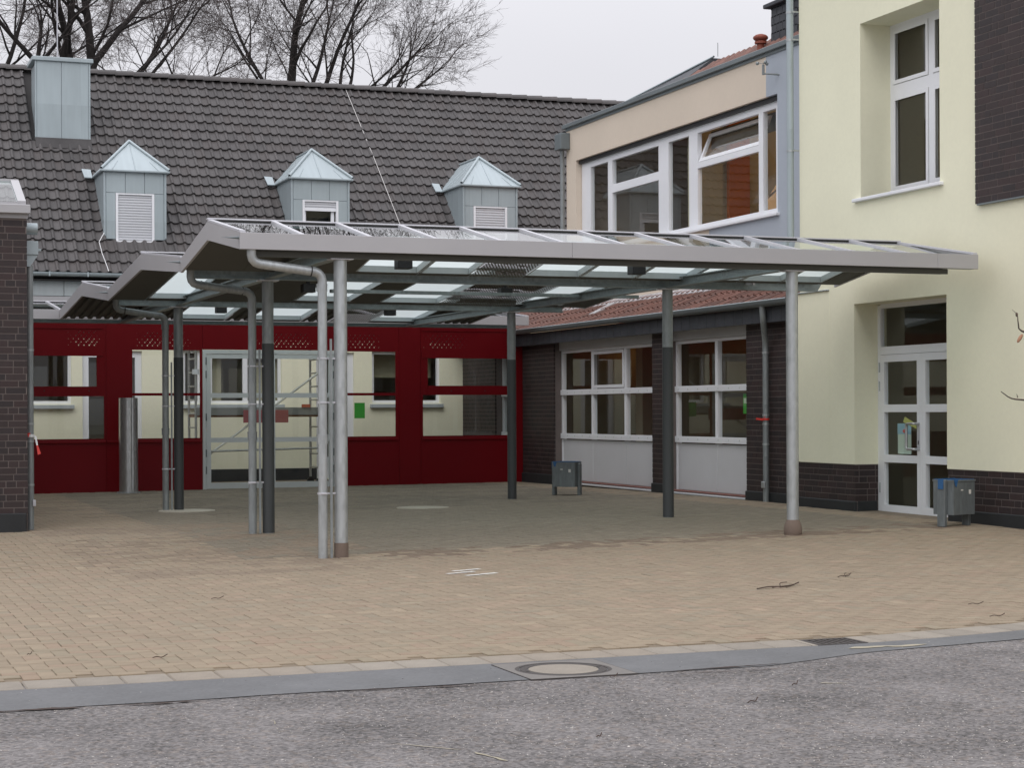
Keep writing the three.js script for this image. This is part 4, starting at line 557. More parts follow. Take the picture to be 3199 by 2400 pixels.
  part(gutter, 'gutter_bead', tube([[12.885, 3.045, 23.2], [12.885, 3.045, 38.2]], 0.011, { n: 8 }), mat.zinc); part(gutter, 'gutter_end', new THREE.ExtrudeGeometry(shapeOf(gp([12.96, 3.04], 0.078)), { depth: 0.012, bevelEnabled: false }).translate(0, 0, -23.21), mat.galvDull);
  const dp = part(b, 'downpipe', tube([[12.97, 2.98, 24.05], [12.99, 2.78, 24.06], [13.13, 2.45, 24.25], [13.13, 0.05, 24.25]], 0.045, { b: 0.12, n: 12, seg: 60 }), mat.galvDull);
  part(dp, 'pipe_clamp', [2.3, 1.38, 1.25, 0.95].map((y) => ringY(13.13, 24.25, y, 0.046, 0.005, 0.03)), mat.galv); part(dp, 'cleaning_door', cbx(13.07, 13.1, 0.3, 0.4, 24.2, 24.3, 0.01), mat.galv);
  // tiles on the small roof below the cream wall
  part(b, 'roof_deck', hexa([[13.0, 3.02, 22.95], [13.0, 3.02, 38.1], [14.0, 3.5, 38.1], [14.0, 3.5, 22.95]], [[13.0, 2.98, 22.95], [13.0, 2.98, 38.1], [14.0, 3.46, 38.1], [14.0, 3.46, 22.95]]), mat.deck);
  const an = Math.atan2(0.48, 1.0), xs = [0, 0.03, 0.07, 0.105, 0.13, 0.155, 0.18, 0.205], zs = [0.03, 0.012, 0, 0.004, 0.022, 0.04, 0.044, 0.032], out = [];
  const q = (a, b2, c, e) => out.push(...a, ...b2, ...c, ...a, ...c, ...e);
  for (let i = 0; i < 7; i++) { const a = xs[i], e = xs[i + 1], z0 = zs[i], z1 = zs[i + 1], t = 0.03, l = 0.018; q([a, 0, z0 + t], [e, 0, z1 + t], [e, 0.4, z1], [a, 0.4, z0]); q([a, 0, z0 + t - l], [e, 0, z1 + t - l], [e, 0, z1 + t], [a, 0, z0 + t]); }
  const g0 = new THREE.BufferGeometry(); g0.setAttribute('position', new THREE.Float32BufferAttribute(out, 3)); g0.computeVertexNormals(); const g = boxUV(g0);
  for (let j = 0; j < 4; j++) for (let i = 0; i < 75; i++) {
    const v = 37.8 - i * 0.2 + 0.0, s = -0.05 + j * 0.3; if (v < 23.1) continue;
    const m = new THREE.Matrix4().makeBasis(new THREE.Vector3(0, 0, 1), new THREE.Vector3(Math.cos(an), Math.sin(an), 0), new THREE.Vector3(-Math.sin(an), Math.cos(an), 0)).setPosition(13.0 + s * Math.cos(an), 3.025 + s * Math.sin(an) + rr(-0.003, 0.003), -(v + 0.1));
    piece(b, 'roof_tile', g, redTileMats[Math.floor(rnd() * 4)], m);
  }
  part(b, 'lead_flashing', [hexa([[13.74, 3.44, 23.4], [13.74, 3.44, 33.8], [13.9, 3.53, 33.8], [13.9, 3.53, 23.4]], [[13.74, 3.425, 23.4], [13.74, 3.425, 33.8], [13.9, 3.51, 33.8], [13.9, 3.51, 23.4]]), ...Array.from({ length: 50 }, (_, i) => hexa([[13.68, 3.40, 23.5 + i * 0.2], [13.68, 3.40, 23.62 + i * 0.2], [13.76, 3.455, 23.62 + i * 0.2], [13.76, 3.455, 23.5 + i * 0.2]], [[13.68, 3.385, 23.5 + i * 0.2], [13.68, 3.385, 23.62 + i * 0.2], [13.76, 3.44, 23.62 + i * 0.2], [13.76, 3.44, 23.5 + i * 0.2]])), hexa([[13.3, 3.235, 31.05], [13.3, 3.235, 31.3], [13.76, 3.46, 31.3], [13.76, 3.46, 31.05]], [[13.3, 3.21, 31.05], [13.3, 3.21, 31.3], [13.76, 3.43, 31.3], [13.76, 3.43, 31.05]])], M(0.5, 0.49, 0.5, { rough: 0.6, map: T.zinc }));
}
solo('red_tape', [ringY(13.13, 24.25, 1.32, 0.05, 0.006, 0.03), hexa([[13.06, 1.33, 24.22], [13.06, 1.3, 24.22], [13.05, 1.31, 24.4], [13.05, 1.34, 24.4]], [[13.064, 1.33, 24.22], [13.064, 1.3, 24.22], [13.054, 1.31, 24.4], [13.054, 1.34, 24.4]]), hexa([[13.06, 1.34, 24.16], [13.06, 1.3, 24.2], [13.05, 1.36, 24.12], [13.05, 1.37, 24.14]], [[13.064, 1.34, 24.16], [13.064, 1.3, 24.2], [13.054, 1.36, 24.12], [13.054, 1.37, 24.14]])], mat.tapeRed, 'red tape tied round the downpipe of the low wing', 'tape');
{ const t = thing('green_poster', 'green notice with white heading inside the classroom window', 'poster', [13.41, 1.4, 25.37]); part(t, 'sheet', cbx(13.41, 13.413, 1.4, 1.71, 25.25, 25.49, 0.001), mat.green); part(t, 'heading', cbx(13.404, 13.407, 1.56, 1.64, 25.28, 25.46, 0.001), M(0.45, 0.6, 0.45, { rough: 0.7 })); }

// ---------- cream upper storey ----------
{
  const b = thing('cream_upper_building', 'cream and blue-grey rendered upper storey with a long white window band', 'building', [14, 3.3, 29]);
  const U = 13.9, R0 = 22.95, R1 = 33.81, win = [25.26, 33.33, 4.48, 6.34];
  part(b, 'wall', [bx(U, U + 0.3, 6.34, 7.02, 25.62, R1), bx(U, U + 0.3, 4.48, 6.34, 33.33, R1), bx(U, U + 0.3, 3.2, 4.48, 27.6, R1), bx(U + 0.3, 20, 3.2, 7.02, R1 - 0.3, R1)], mat.cream);
  part(b, 'blue_wall', [bx(U, U + 0.3, 6.34, 7.02, R0, 25.618), bx(U, U + 0.3, 4.48, 6.34, R0, 25.26), bx(U, U + 0.3, 3.2, 4.48, R0, 27.598)], mat.blueGrey, 'blue-grey rendered strip beside the yellow house');
  part(b, 'parapet_cap', [cbx(U - 0.07, U + 0.35, 7.02, 7.1, R0, R1 + 0.08, 0.008), bx(U - 0.02, U + 0.0, 6.97, 7.02, R0, R1)], mat.zincDark);
  const A = U + 0.12, B = U + 0.2;
  part(b, 'shutter_slot', bx(U + 0.06, U + 0.29, 6.27, 6.335, 25.27, 33.32), mat.black);  // solid bar; its black colour stands for the shade inside the open slot
  const f = part(b, 'window_band', [bx(A, B, 6.16, 6.27, 25.27, 33.32), bx(A, B, 4.5, 4.6, 25.27, 33.32), ...[[32.88, 33.32], [31.84, 32.05], [29.4, 29.81], [28.26, 28.59], [25.94, 26.09], [25.27, 25.52]].map(([a, e]) => bx(A, B, 4.6, 6.16, a, e)), bx(A, B, 5.55, 5.7, 29.81, 31.84), bx(A, B, 5.56, 5.66, 26.09, 28.26)], mat.white);
  for (const [a, e, y0, y1] of [[32.05, 32.88, 4.6, 6.16], [29.81, 31.84, 5.7, 6.16], [29.81, 31.84, 4.6, 5.55], [28.59, 29.4, 4.6, 6.16], [26.09, 28.26, 4.6, 5.56], [25.52, 25.94, 4.6, 6.16]]) part(f, 'window_pane', paneU(U + 0.16, a, e, y0, y1), mat.glass);
  { // tilted top light
    const v0 = 26.1, v1 = 28.24, y0 = 5.67, h = 0.48, k = 0.2, u0 = U + 0.13, pt = (v, t, d) => [u0 + k * t + d, y0 + h * t, v], bar = (va, vb, ta, tb) => hexa([pt(va, ta, 0), pt(vb, ta, 0), pt(vb, tb, 0), pt(va, tb, 0)], [pt(va, ta, 0.05), pt(vb, ta, 0.05), pt(vb, tb, 0.05), pt(va, tb, 0.05)]);
    part(f, 'tilted_casement', [bar(v0, v1, 0, 0.13), bar(v0, v1, 0.87, 1), bar(v0, v0 + 0.07, 0.13, 0.87), bar(v1 - 0.07, v1, 0.13, 0.87)], mat.white);
    part(f, 'window_pane', quad(pt(v0 + 0.07, 0.13, 0.025), pt(v1 - 0.07, 0.13, 0.025), pt(v1 - 0.07, 0.87, 0.025), pt(v0 + 0.07, 0.87, 0.025)), mat.glass);
  }
  part(f, 'window_sill', cbx(U - 0.06, U + 0.14, 4.455, 4.5, 25.2, 33.38, 0.006), mat.white);
  part(b, 'interior_wall', [bx(19.5, 19.6, 3.5, 6.8, R0, R1), bx(14.2, 19.5, 3.5, 6.8, 28.9, 29.0), bx(14.2, 19.6, 3.5, 6.8, R0 - 0.1, R0 + 0.02)], mat.roomPale); part(b, 'interior_panel', [bx(19.4, 19.5, 3.5, 6.8, R0, 28.9), bx(14.9, 15.3, 3.5, 6.7, 28.8, 28.9)], mat.roomOrange);
  part(b, 'ceiling', bx(14.2, 19.6, 6.75, 6.85, R0, R1), mat.wood); part(b, 'floor_slab', bx(14.2, 19.6, 3.4, 3.5, R0, R1), mat.roomFloor); part(b, 'upper_roof', bx(14.2, 19.6, 6.9, 7.0, R0, R1), mat.slate); part(b, 'roller_blind', [bx(14.3, 14.32, 5.9, 6.2, 26, 28.3)], mat.roomDark);
  part(b, 'paper_kite', [hexa([[14.6, 5.3, 25.7], [14.6, 4.85, 27.2], [14.6, 4.62, 26.6], [14.6, 4.8, 25.4]], [[14.61, 5.3, 25.7], [14.61, 4.85, 27.2], [14.61, 4.62, 26.6], [14.61, 4.8, 25.4]]), hexa([[14.6, 5.3, 25.7], [14.6, 5.5, 25.9], [14.6, 5.3, 26.3], [14.6, 4.9, 26.9]], [[14.61, 5.3, 25.7], [14.61, 5.5, 25.9], [14.61, 5.3, 26.3], [14.61, 4.9, 26.9]])], mat.paperOrange);
  lamp(b, 16.5, 6.74, 26.5, 0.4, 3.2, [1, 0.6, 0.28]);
  // corner rain head and pipe
  const rh = part(b, 'rain_head', cbx(13.7, 13.9, 6.6, 6.92, 33.62, 33.95, 0.01), mat.zincDark); part(rh, 'downpipe', tube([[13.82, 6.6, 33.85], [13.84, 6.35, 33.88], [13.84, 3.5, 33.88]], 0.045, { b: 0.06, n: 12, seg: 24 }), mat.galvDull);
  // pitched roofs rising behind the parapet
  part(b, 'pitched_roof', [hexa([[14.3, 7.1, 34.6], [15.5, 7.95, 30.6], [17.5, 7.95, 30.6], [17.5, 7.1, 34.6]], [[14.3, 7.05, 34.6], [14.3, 7.05, 30.6], [17.5, 7.05, 30.6], [17.5, 7.05, 34.6]])], mat.slate); part(b, 'verge_strip', tube([[14.3, 7.13, 34.6], [15.5, 7.97, 30.55]], 0.02, { n: 6 }), mat.zinc);
  const an = Math.atan2(0.85, 1.2);
  for (let i = 0; i < 22; i++) for (let j = 0; j < 4; j++) piece(b, 'roof_tile', boxRoll, redTileMats[Math.floor(rnd() * 4)], new THREE.Matrix4().makeRotationZ(an).multiply(new THREE.Matrix4().makeScale(0.36, 0.06, 0.12)).setPosition(14.45 + j * 0.3, 7.2 + j * 0.3 * Math.tan(an) * 0.82, -(30.5 - i * 0.2)));
  part(b, 'clay_vent', [cylY(15.0, 27.83, 7.3, 7.68, 0.06, 0.06, 12), new THREE.SphereGeometry(0.13, 14, 8).scale(1, 0.5, 1).translate(15.0, 7.76, -27.83), cylY(15.0, 27.83, 7.66, 7.7, 0.1, 0.1, 12)], mat.clay);
  const ch = part(b, 'chimney', bx(15.32, 15.98, 7.0, 8.32, 27.02, 27.98), mat.deck, 'slate-hung chimney');
  for (let y = 7.3, r = 0; y < 8.3; y += 0.14, r++) for (let k = 0; k < 5; k++) { const v = 27.0 + k * 0.2 + (r % 2) * 0.1; part(ch, 'slate', cbx(15.29, 15.315, y, Math.min(y + 0.17, 8.32), v, Math.min(v + 0.19, 28.0), 0.006), mat.slate); }
  part(ch, 'chimney_cap', cbx(15.2, 16.1, 8.32, 8.39, 26.9, 28.12, 0.01), mat.slate); part(b, 'lightning_rod', tube([[15.4, 7.9, 30.2], [15.4, 8.15, 30.2]], 0.008, { n: 5 }), mat.galv);
}
{
  const t = thing('wind_sensor', 'small grey wind sensor with cups on a bracket on the blue-grey wall', 'wind sensor', [13.85, 6.5, 25.2]);
  part(t, 'bracket', [tube([[13.9, 6.62, 25.2], [13.68, 6.64, 25.3]], 0.014, { n: 6 }), tube([[13.68, 6.62, 25.3], [13.68, 6.78, 25.3]], 0.022, { n: 8 })], mat.galvDull); for (let k = 0; k < 3; k++) { const a = k * 2.094 + 0.4; part(t, 'cup', new THREE.SphereGeometry(0.028, 8, 6).translate(13.68 + 0.09 * Math.cos(a), 6.8, -(25.3 + 0.09 * Math.sin(a))), mat.galvDull); } part(t, 'rotor_arm', [0, 1, 2].map((k) => { const a = k * 2.094 + 0.4; return tube([[13.68, 6.8, 25.3], [13.68 + 0.09 * Math.cos(a), 6.8, 25.3 + 0.09 * Math.sin(a)]], 0.006, { n: 5 }); }), mat.galvDull);
}

// ---------- yellow house ----------
{
  const b = thing('yellow_house', 'pale yellow rendered house with brick plinth, tall recessed window and white glazed door', 'building', [15, 0, 19]), U = 12.95, S = [];
  const dr = [19.31, 21.46, 0.724, 2.86], wn = [19.44, 21.28, 4.25, 6.56];
  part(b, 'wall', prismU([[13, 0.724], [19.31, 0.724], [19.31, 2.86], [21.46, 2.86], [21.46, 0.724], [22.9, 0.724], [22.9, 11], [13, 11]], U, U + 0.5, [rect(...wn)]), mat.yellow);
  part(b, 'ledge', [prismU([[22.1, 0.726], [23.02, 0.726], [23.02, 3.08], [22.1, 3.08]], U - 0.002, U + 0.3)], mat.yellow); part(b, 'ledge_cap', [cbx(U - 0.03, U + 0.3, 3.082, 3.1, 22.1, 23.05, 0.004)], mat.lightBand);
  part(b, 'side_wall', [bx(13.45, 20, 0, 11, 22.7, 22.9), bx(13.45, 20, 0, 11, 13, 13.2), bx(20, 20.2, 0, 11, 13, 22.9)], mat.yellow);
  part(b, 'plinth_core', [bx(U + 0.0135, U + 0.5, -0.05, 0.722, 13, 19.3), bx(U + 0.0135, U + 0.5, -0.05, 0.722, 21.4655, 23.02)], mat.mortar);
  brickwork(S, 'u', U + 0.01, 13.1, 19.31, 0.235, 0.722); brickwork(S, 'u', U + 0.01, 21.48, 23.02, 0.235, 0.722); brickwork(S, 'v', 21.462, U + 0.01, 13.31, 0.235, 0.722); layBricks(b, S);
  part(b, 'base_band', [cbx(U - 0.004, U + 0.04, -0.03, 0.232, 13, 19.3, 0.01), cbx(U - 0.004, U + 0.04, -0.03, 0.232, 21.46, 23.03, 0.01), cbx(U + 0.042, 13.3, -0.03, 0.232, 21.45, 21.49, 0.01)], mat.bitumen);
  part(b, 'door_step', cbx(U - 0.1, 13.42, -0.02, 0.088, 19.31, 21.45, 0.01), M(0.2, 0.2, 0.2, { rough: 0.85, map: T.concrete }));
  // door with fanlight
  const a = 13.31, e = 13.37;
  const fr = part(b, 'door_frame', [bx(a, e, 0.09, 2.84, 21.39, 21.46), bx(a, e, 0.09, 2.84, 19.31, 19.38), bx(a, e, 2.8, 2.86, 19.38, 21.39), bx(a, e, 2.185, 2.29, 19.38, 21.39)], mat.white);
  part(fr, 'fanlight_pane', paneU(a + 0.03, 19.38, 21.39, 2.29, 2.8), mat.glass);
  for (const [p, q] of [[20.417, 21.388], [19.383, 20.413]]) {
    const d = part(b, 'door', [...barsU(a - 0.008, e - 0.005, p, q, 0.095, 2.18, 0.095), bx(a - 0.008, e - 0.005, 1.42, 1.52, p + 0.095, q - 0.095), bx(a - 0.008, e - 0.005, 0.755, 0.855, p + 0.095, q - 0.095)], mat.white);
    for (const [y0, y1] of [[0.19, 0.755], [0.855, 1.42], [1.52, 2.085]]) part(d, 'door_pane', paneU(a + 0.02, p + 0.095, q - 0.095, y0, y1), mat.glass);
    for (const y of [1.95, 1.7, 0.35]) part(d, 'hinge', cylY(a - 0.01, p > 20 ? 21.4 : 19.36, y, y + 0.13, 0.012, 0.012, 8), mat.galv);
    if (p > 20) { part(d, 'handle', tube([[a - 0.01, 1.27, 20.46], [a - 0.1, 1.27, 20.46], [a - 0.1, 1.27, 20.62], [a - 0.1, 0.94, 20.62], [a - 0.1, 0.94, 20.46], [a - 0.01, 0.94, 20.46]], 0.018, { b: 0.04, n: 10, seg: 60 }), mat.steel); part(d, 'lock_plate', [cbx(a - 0.014, a - 0.009, 0.96, 1.26, 20.44, 20.5, 0.002)], mat.alu); part(d, 'keyhole', cbx(a - 0.018, a - 0.0145, 1.0, 1.05, 20.462, 20.48, 0.001), mat.black); }
  }
  // tall recessed window
  const w0 = 13.41, w1 = 13.48;
  const tw = part(b, 'tall_window', [...barsU(w0, w1, 19.44, 21.28, 4.28, 6.56, 0.075), bx(w0 - 0.002, w1, 5.6, 5.76, 19.515, 21.205), bx(w0 - 0.002, w1, 4.355, 5.6, 20.27, 20.37), bx(w0 - 0.002, w1, 5.76, 6.485, 20.27, 20.37)], mat.white);
  for (const [p, q] of [[20.37, 21.205], [19.515, 20.27]]) for (const [y0, y1] of [[4.355, 5.6], [5.76, 6.485]]) { part(tw, 'casement_frame', barsU(w0 - 0.014, w0 - 0.001, p + 0.005, q - 0.005, y0 + 0.005, y1 - 0.005, 0.05), mat.white); part(tw, 'window_pane', paneU(w0 + 0.03, p, q, y0, y1), mat.glass); }
  part(tw, 'window_sill', cbx(U - 0.06, w0, 4.205, 4.25, 19.36, 21.42, 0.008), mat.white);
  // dark brick panel
  part(b, 'brick_panel_core', bx(U - 0.0465, U, 3.89, 11, 13.5, 18.62), mat.mortar); const S2 = []; brickwork(S2, 'u', U - 0.05, 13.6, 18.63, 3.89, 10.9); layPanel(b, S2);
  part(b, 'panel_drip', bx(U - 0.05, U, 3.87, 3.889, 13.5, 18.6), mat.zincDark);
  // interiors
  part(b, 'interior_wall', [bx(17.5, 17.6, 0, 3.2, 13.2, 22.7), bx(13.5, 17.5, 0.0, 3.2, 18.2, 18.3), bx(18, 18.1, 3.5, 7.5, 13.2, 22.7), bx(13.5, 18, 3.5, 7.5, 18.2, 18.3)], mat.roomPale); part(b, 'hall_wall', [bx(13.5, 16.2, 0.09, 3.2, 22.4, 22.5)], mat.roomPale); part(b, 'floor_slab', [bx(13.45, 17.5, 0.05, 0.085, 18.3, 22.7), bx(13.5, 18, 3.3, 3.5, 18.3, 22.7), bx(13.5, 18, 7.3, 7.4, 18.3, 22.7)], mat.roomFloor); part(b, 'ceiling', bx(13.47, 17.5, 3.1, 3.2, 18.3, 22.7), mat.roomDark); part(b, 'inner_door', [bx(16.3, 16.36, 0.1, 2.1, 20.8, 22.3), bx(17.4, 17.5, 0.1, 2.3, 19, 20.5)], mat.wood);
  lamp(b, 15.6, 5.35, 22.62, 0.12, 0.12, [1, 0.55, 0.15]);
  // downpipe at the corner
  const dp = part(b, 'downpipe', tube([[12.86, 10.9, 23.0], [12.86, 3.2, 23.0]], 0.05, { n: 16 }), mat.zinc); part(dp, 'pipe_clamp', [8.6, 7.05, 6.66, 5.1].flatMap((y) => [ringY(12.86, 23.0, y, 0.05, 0.004, 0.03), bx(12.86, 12.96, y - 0.01, y + 0.01, 22.92, 22.94)]), mat.galv);
}
function layPanel(parent, store) { const d = (x) => Math.abs(x[0].elements[13] - 1.45) * 0.2 - x[0].elements[14] * 0 + (-x[0].elements[14] < 17.5 ? 50 : 0); store.sort((a, b) => d(a) - d(b)); store.slice(0, 170).forEach(([m, k]) => piece(parent, 'panel_brick', brickUnit, brickMats[k], m)); const rest = store.slice(170), im = new THREE.InstancedMesh(brickUnit, M(1, 1, 1, { rough: 0.6, map: T.brick }), rest.length); rest.forEach(([m, k], i) => { im.setMatrixAt(i, m); im.setColorAt(i, brickMats[k].color); }); im.name = 'far_panel_bricks'; im.userData.kind = 'stuff'; shade(im); im.position.sub(parent.position); parent.add(im); }
{ const t = thing('door_poster', 'pale blue printed sheet with a yellow slip inside the glazed entrance door', 'poster', [13.35, 0.87, 20.9]); part(t, 'sheet', cbx(13.35, 13.353, 0.87, 1.27, 20.72, 21.04, 0.001), mat.paperLight); part(t, 'heading', cbx(13.346, 13.349, 1.13, 1.27, 20.72, 21.04, 0.001), mat.paperBlue); part(t, 'red_diamond', hexa([[13.344, 1.17, 20.84], [13.344, 1.2, 20.88], [13.344, 1.17, 20.92], [13.344, 1.14, 20.88]], [[13.3455, 1.17, 20.84], [13.3455, 1.2, 20.88], [13.3455, 1.17, 20.92], [13.3455, 1.14, 20.88]]), mat.tapeRed); part(t, 'yellow_slip', hexa([[13.343, 1.36, 20.86], [13.343, 1.29, 20.9], [13.343, 1.2, 20.58], [13.343, 1.27, 20.6]], [[13.3435, 1.36, 20.86], [13.3435, 1.29, 20.9], [13.3435, 1.2, 20.58], [13.3435, 1.27, 20.6]]), mat.paperYellow); }

// ---------- litter bins ----------
{
  function bin(label, u, v, turn, sc = 1) {
    const t = new THREE.Group(); t.name = numbered('litter_bin'); t.userData = { label, category: 'litter bin', group: 'zinc litter bins' }; scene.add(t);
    const w = 0.19, d = 0.15, y0 = 0.14, y1 = 0.54;
    const body = part(t, 'bin_body', prismFrame(w, d, y0, y1), mat.binZinc); part(body, 'rim', [bx(-w - 0.008, w + 0.008, y1 - 0.012, y1 + 0.008, -d - 0.008, -d + 0.006), bx(-w - 0.008, w + 0.008, y1 - 0.012, y1 + 0.008, d - 0.006, d + 0.008), bx(-w - 0.008, -w + 0.006, y1 - 0.012, y1 + 0.008, -d + 0.006, d - 0.006), bx(w - 0.006, w + 0.008, y1 - 0.012, y1 + 0.008, -d + 0.006, d - 0.006)], mat.binZinc);
    part(t, 'post', cbx(-w - 0.055, -w - 0.004, 0, y1 + 0.01, -0.06, 0.05, 0.006), mat.binZinc); part(t, 'post', cbx(w + 0.004, w + 0.05, 0, y1 - 0.02, -0.05, 0.05, 0.006), mat.binZinc);
    const bag = [bx(-w + 0.006, w - 0.006, y1 - 0.03, y1 + 0.014, -d + 0.006, -d + 0.01), bx(-w + 0.006, w - 0.006, y1 - 0.03, y1 + 0.016, d - 0.01, d - 0.006), bx(-w + 0.01, -w + 0.014, y1 - 0.03, y1 + 0.015, -d + 0.01, d - 0.01), bx(w - 0.014, w - 0.01, y1 - 0.03, y1 + 0.012, -d + 0.01, d - 0.01), hexa([[-w + 0.0, y1 + 0.012, -d - 0.012], [-w + 0.07, y1 + 0.012, -d - 0.012], [-w + 0.045, y1 - 0.075, -d - 0.012], [-w + 0.02, y1 - 0.06, -d - 0.012]], [[-w + 0.0, y1 + 0.012, -d - 0.009], [-w + 0.07, y1 + 0.012, -d - 0.009], [-w + 0.045, y1 - 0.075, -d - 0.009], [-w + 0.02, y1 - 0.06, -d - 0.009]]), bx(-w - 0.062, -w - 0.058, y1 - 0.1, y1 + 0.012, -0.05, 0.03), bx(-w - 0.06, -w + 0.01, y1 + 0.011, y1 + 0.014, -0.05, 0.03)];
    part(t, 'bin_bag', bag, mat.blue, 'blue bag folded over the rim'); part(t, 'sticker', [cbx(0.08, 0.12, 0.38, 0.43, -d - 0.004, -d - 0.001, 0.001), cbx(-0.06, -0.02, 0.42, 0.435, -d - 0.004, -d - 0.001, 0.001)], mat.chalk); part(t, 'bag_waste', bx(-w + 0.02, w - 0.02, y1 - 0.2, y1 - 0.1, -d + 0.02, d - 0.02), mat.black);
    t.position.copy(P3(u, ground(u, v) - 0.002, v)); t.rotation.y = turn; t.scale.setScalar(sc); return t;
  }
  bin('zinc litter bin with blue bag beside the white glazed door of the yellow house', 12.5, 18.5, 0.28);
  bin('zinc litter bin with blue bag before the classroom window, near the brick corner', 11.56, 28.15, -0.75);
}
function prismFrame(w, d, y0, y1) { return [cbx(-w, w, y0, y1, -d, -d + 0.006, 0.002), cbx(-w, w, y0, y1, d - 0.006, d, 0.002), bx(-w, -w + 0.006, y0, y1, -d + 0.006, d - 0.006), bx(w - 0.006, w, y0, y1, -d + 0.006, d - 0.006), bx(-w + 0.006, w - 0.006, y0, y0 + 0.008, -d + 0.006, d - 0.006)]; }

// ---------- bare trees ----------
function frusta(segs, sides) {
  const pos = new Float32Array(segs.length * sides * 18), nor = new Float32Array(segs.length * sides * 18), d = new THREE.Vector3(), x = new THREE.Vector3(), y = new THREE.Vector3(); let o = 0;
  for (const [a, b, r0, r1] of segs) {
    d.copy(b).sub(a).normalize(); x.set(Math.abs(d.y) < 0.9 ? 0 : 1, Math.abs(d.y) < 0.9 ? 1 : 0, 0).cross(d).normalize(); y.copy(d).cross(x);
    for (let k = 0; k < sides; k++) {
      const c = [k, k + 1].map((q) => { const t = q / sides * 6.28319, cs = Math.cos(t), sn = Math.sin(t); return [x.x * cs + y.x * sn, x.y * cs + y.y * sn, x.z * cs + y.z * sn]; });
      for (const [p, r, i] of [[a, r0, 0], [a, r0, 1], [b, r1, 1], [a, r0, 0], [b, r1, 1], [b, r1, 0]]) { pos[o] = p.x + c[i][0] * r; pos[o + 1] = p.y + c[i][1] * r; pos[o + 2] = p.z + c[i][2] * r; nor[o] = c[i][0]; nor[o + 1] = c[i][1]; nor[o + 2] = c[i][2]; o += 3; }
    }
  }
  const g = new THREE.BufferGeometry(); g.setAttribute('position', new THREE.BufferAttribute(pos, 3)); g.setAttribute('normal', new THREE.BufferAttribute(nor, 3)); return g;
}
function bareTree(label, base, trunk, limbs, o) {
  const t = thing('bare_tree', label, 'tree', base, 'bare trees behind the tiled roof'), thick = [], mid = [], fine = [], maxL = o.levels;
  function grow(p, dir, len, r, lev) {
    const n = lev < 2 ? 7 : lev < 4 ? 5 : 4; let q = p.clone(), d = dir.clone(), rad = r;
    const bend = new THREE.Vector3(rr(-1, 1), rr(-0.4, 0.6), rr(-1, 1)).multiplyScalar(0.12);
    for (let i = 0; i < n; i++) {
      d.addScaledVector(bend, 0.6).add(new THREE.Vector3(rr(-1, 1), rr(-1, 1), rr(-1, 1)).multiplyScalar(lev < 2 ? 0.07 : lev < 4 ? 0.17 : 0.26)); d.y += o.up * (lev < 3 ? 0.05 : 0.02); d.normalize();
      const e = q.clone().addScaledVector(d, len / n), r1 = rad * (lev < 2 ? 0.91 : 0.84);
      (rad > 0.05 ? thick : rad > 0.016 ? mid : fine).push([q, e, rad, r1]);
      if (lev < maxL && (i > 0 || lev > 1) && rnd() < o.dens) {
        const a = rr(0.4, 0.95), ax = new THREE.Vector3(rr(-1, 1), rr(-1, 1), rr(-1, 1)).cross(d).normalize(), cd = d.clone().applyAxisAngle(ax, a);
        grow(e, cd, len * (lev > 2 ? rr(0.4, 0.65) : rr(0.45, 0.72)), Math.max(0.0045, r1 * rr(0.42, 0.68)), lev + 1);
      }
      q = e; rad = r1;
    }
    if (lev < maxL) for (let k = 0; k < 2; k++) { const ax = new THREE.Vector3(rr(-1, 1), rr(-1, 1), rr(-1, 1)).cross(d).normalize(); grow(q, d.clone().applyAxisAngle(ax, rr(0.15, 0.5)), len * rr(0.5, 0.75), Math.max(0.0045, rad * rr(0.65, 0.85)), lev + 1); }
  }
  const tr = []; let prev = P3(base[0], base[1] - 0.3, base[2]), pr = trunk[0][3] * 1.4; for (const [u, y, v, r] of trunk) { const e = P3(u, y, v); tr.push([prev, e, pr, r]); prev = e; pr = r; }
  for (const [u, y, v, , , , r] of limbs) tr.push([prev, P3(u, y, v), r * 1.5, r * 1.04]);
  for (const [u, y, v, ang, back, len, r] of limbs) grow(P3(u, y, v), new THREE.Vector3(Math.sin(ang * Math.PI / 180), Math.cos(ang * Math.PI / 180), -back).normalize(), len, r, o.start || 1);
  part(t, 'trunk', frusta(tr, 14), mat.bark);
  const cr = part(t, 'crown', [frusta(thick, 8), ...(mid.length ? [frusta(mid, 5)] : [])], mat.bark); if (fine.length) part(cr, 'twigs', frusta(fine, 3), mat.twig);
  return thick.length + mid.length + fine.length;
}
let count = 0;
seed = 777;
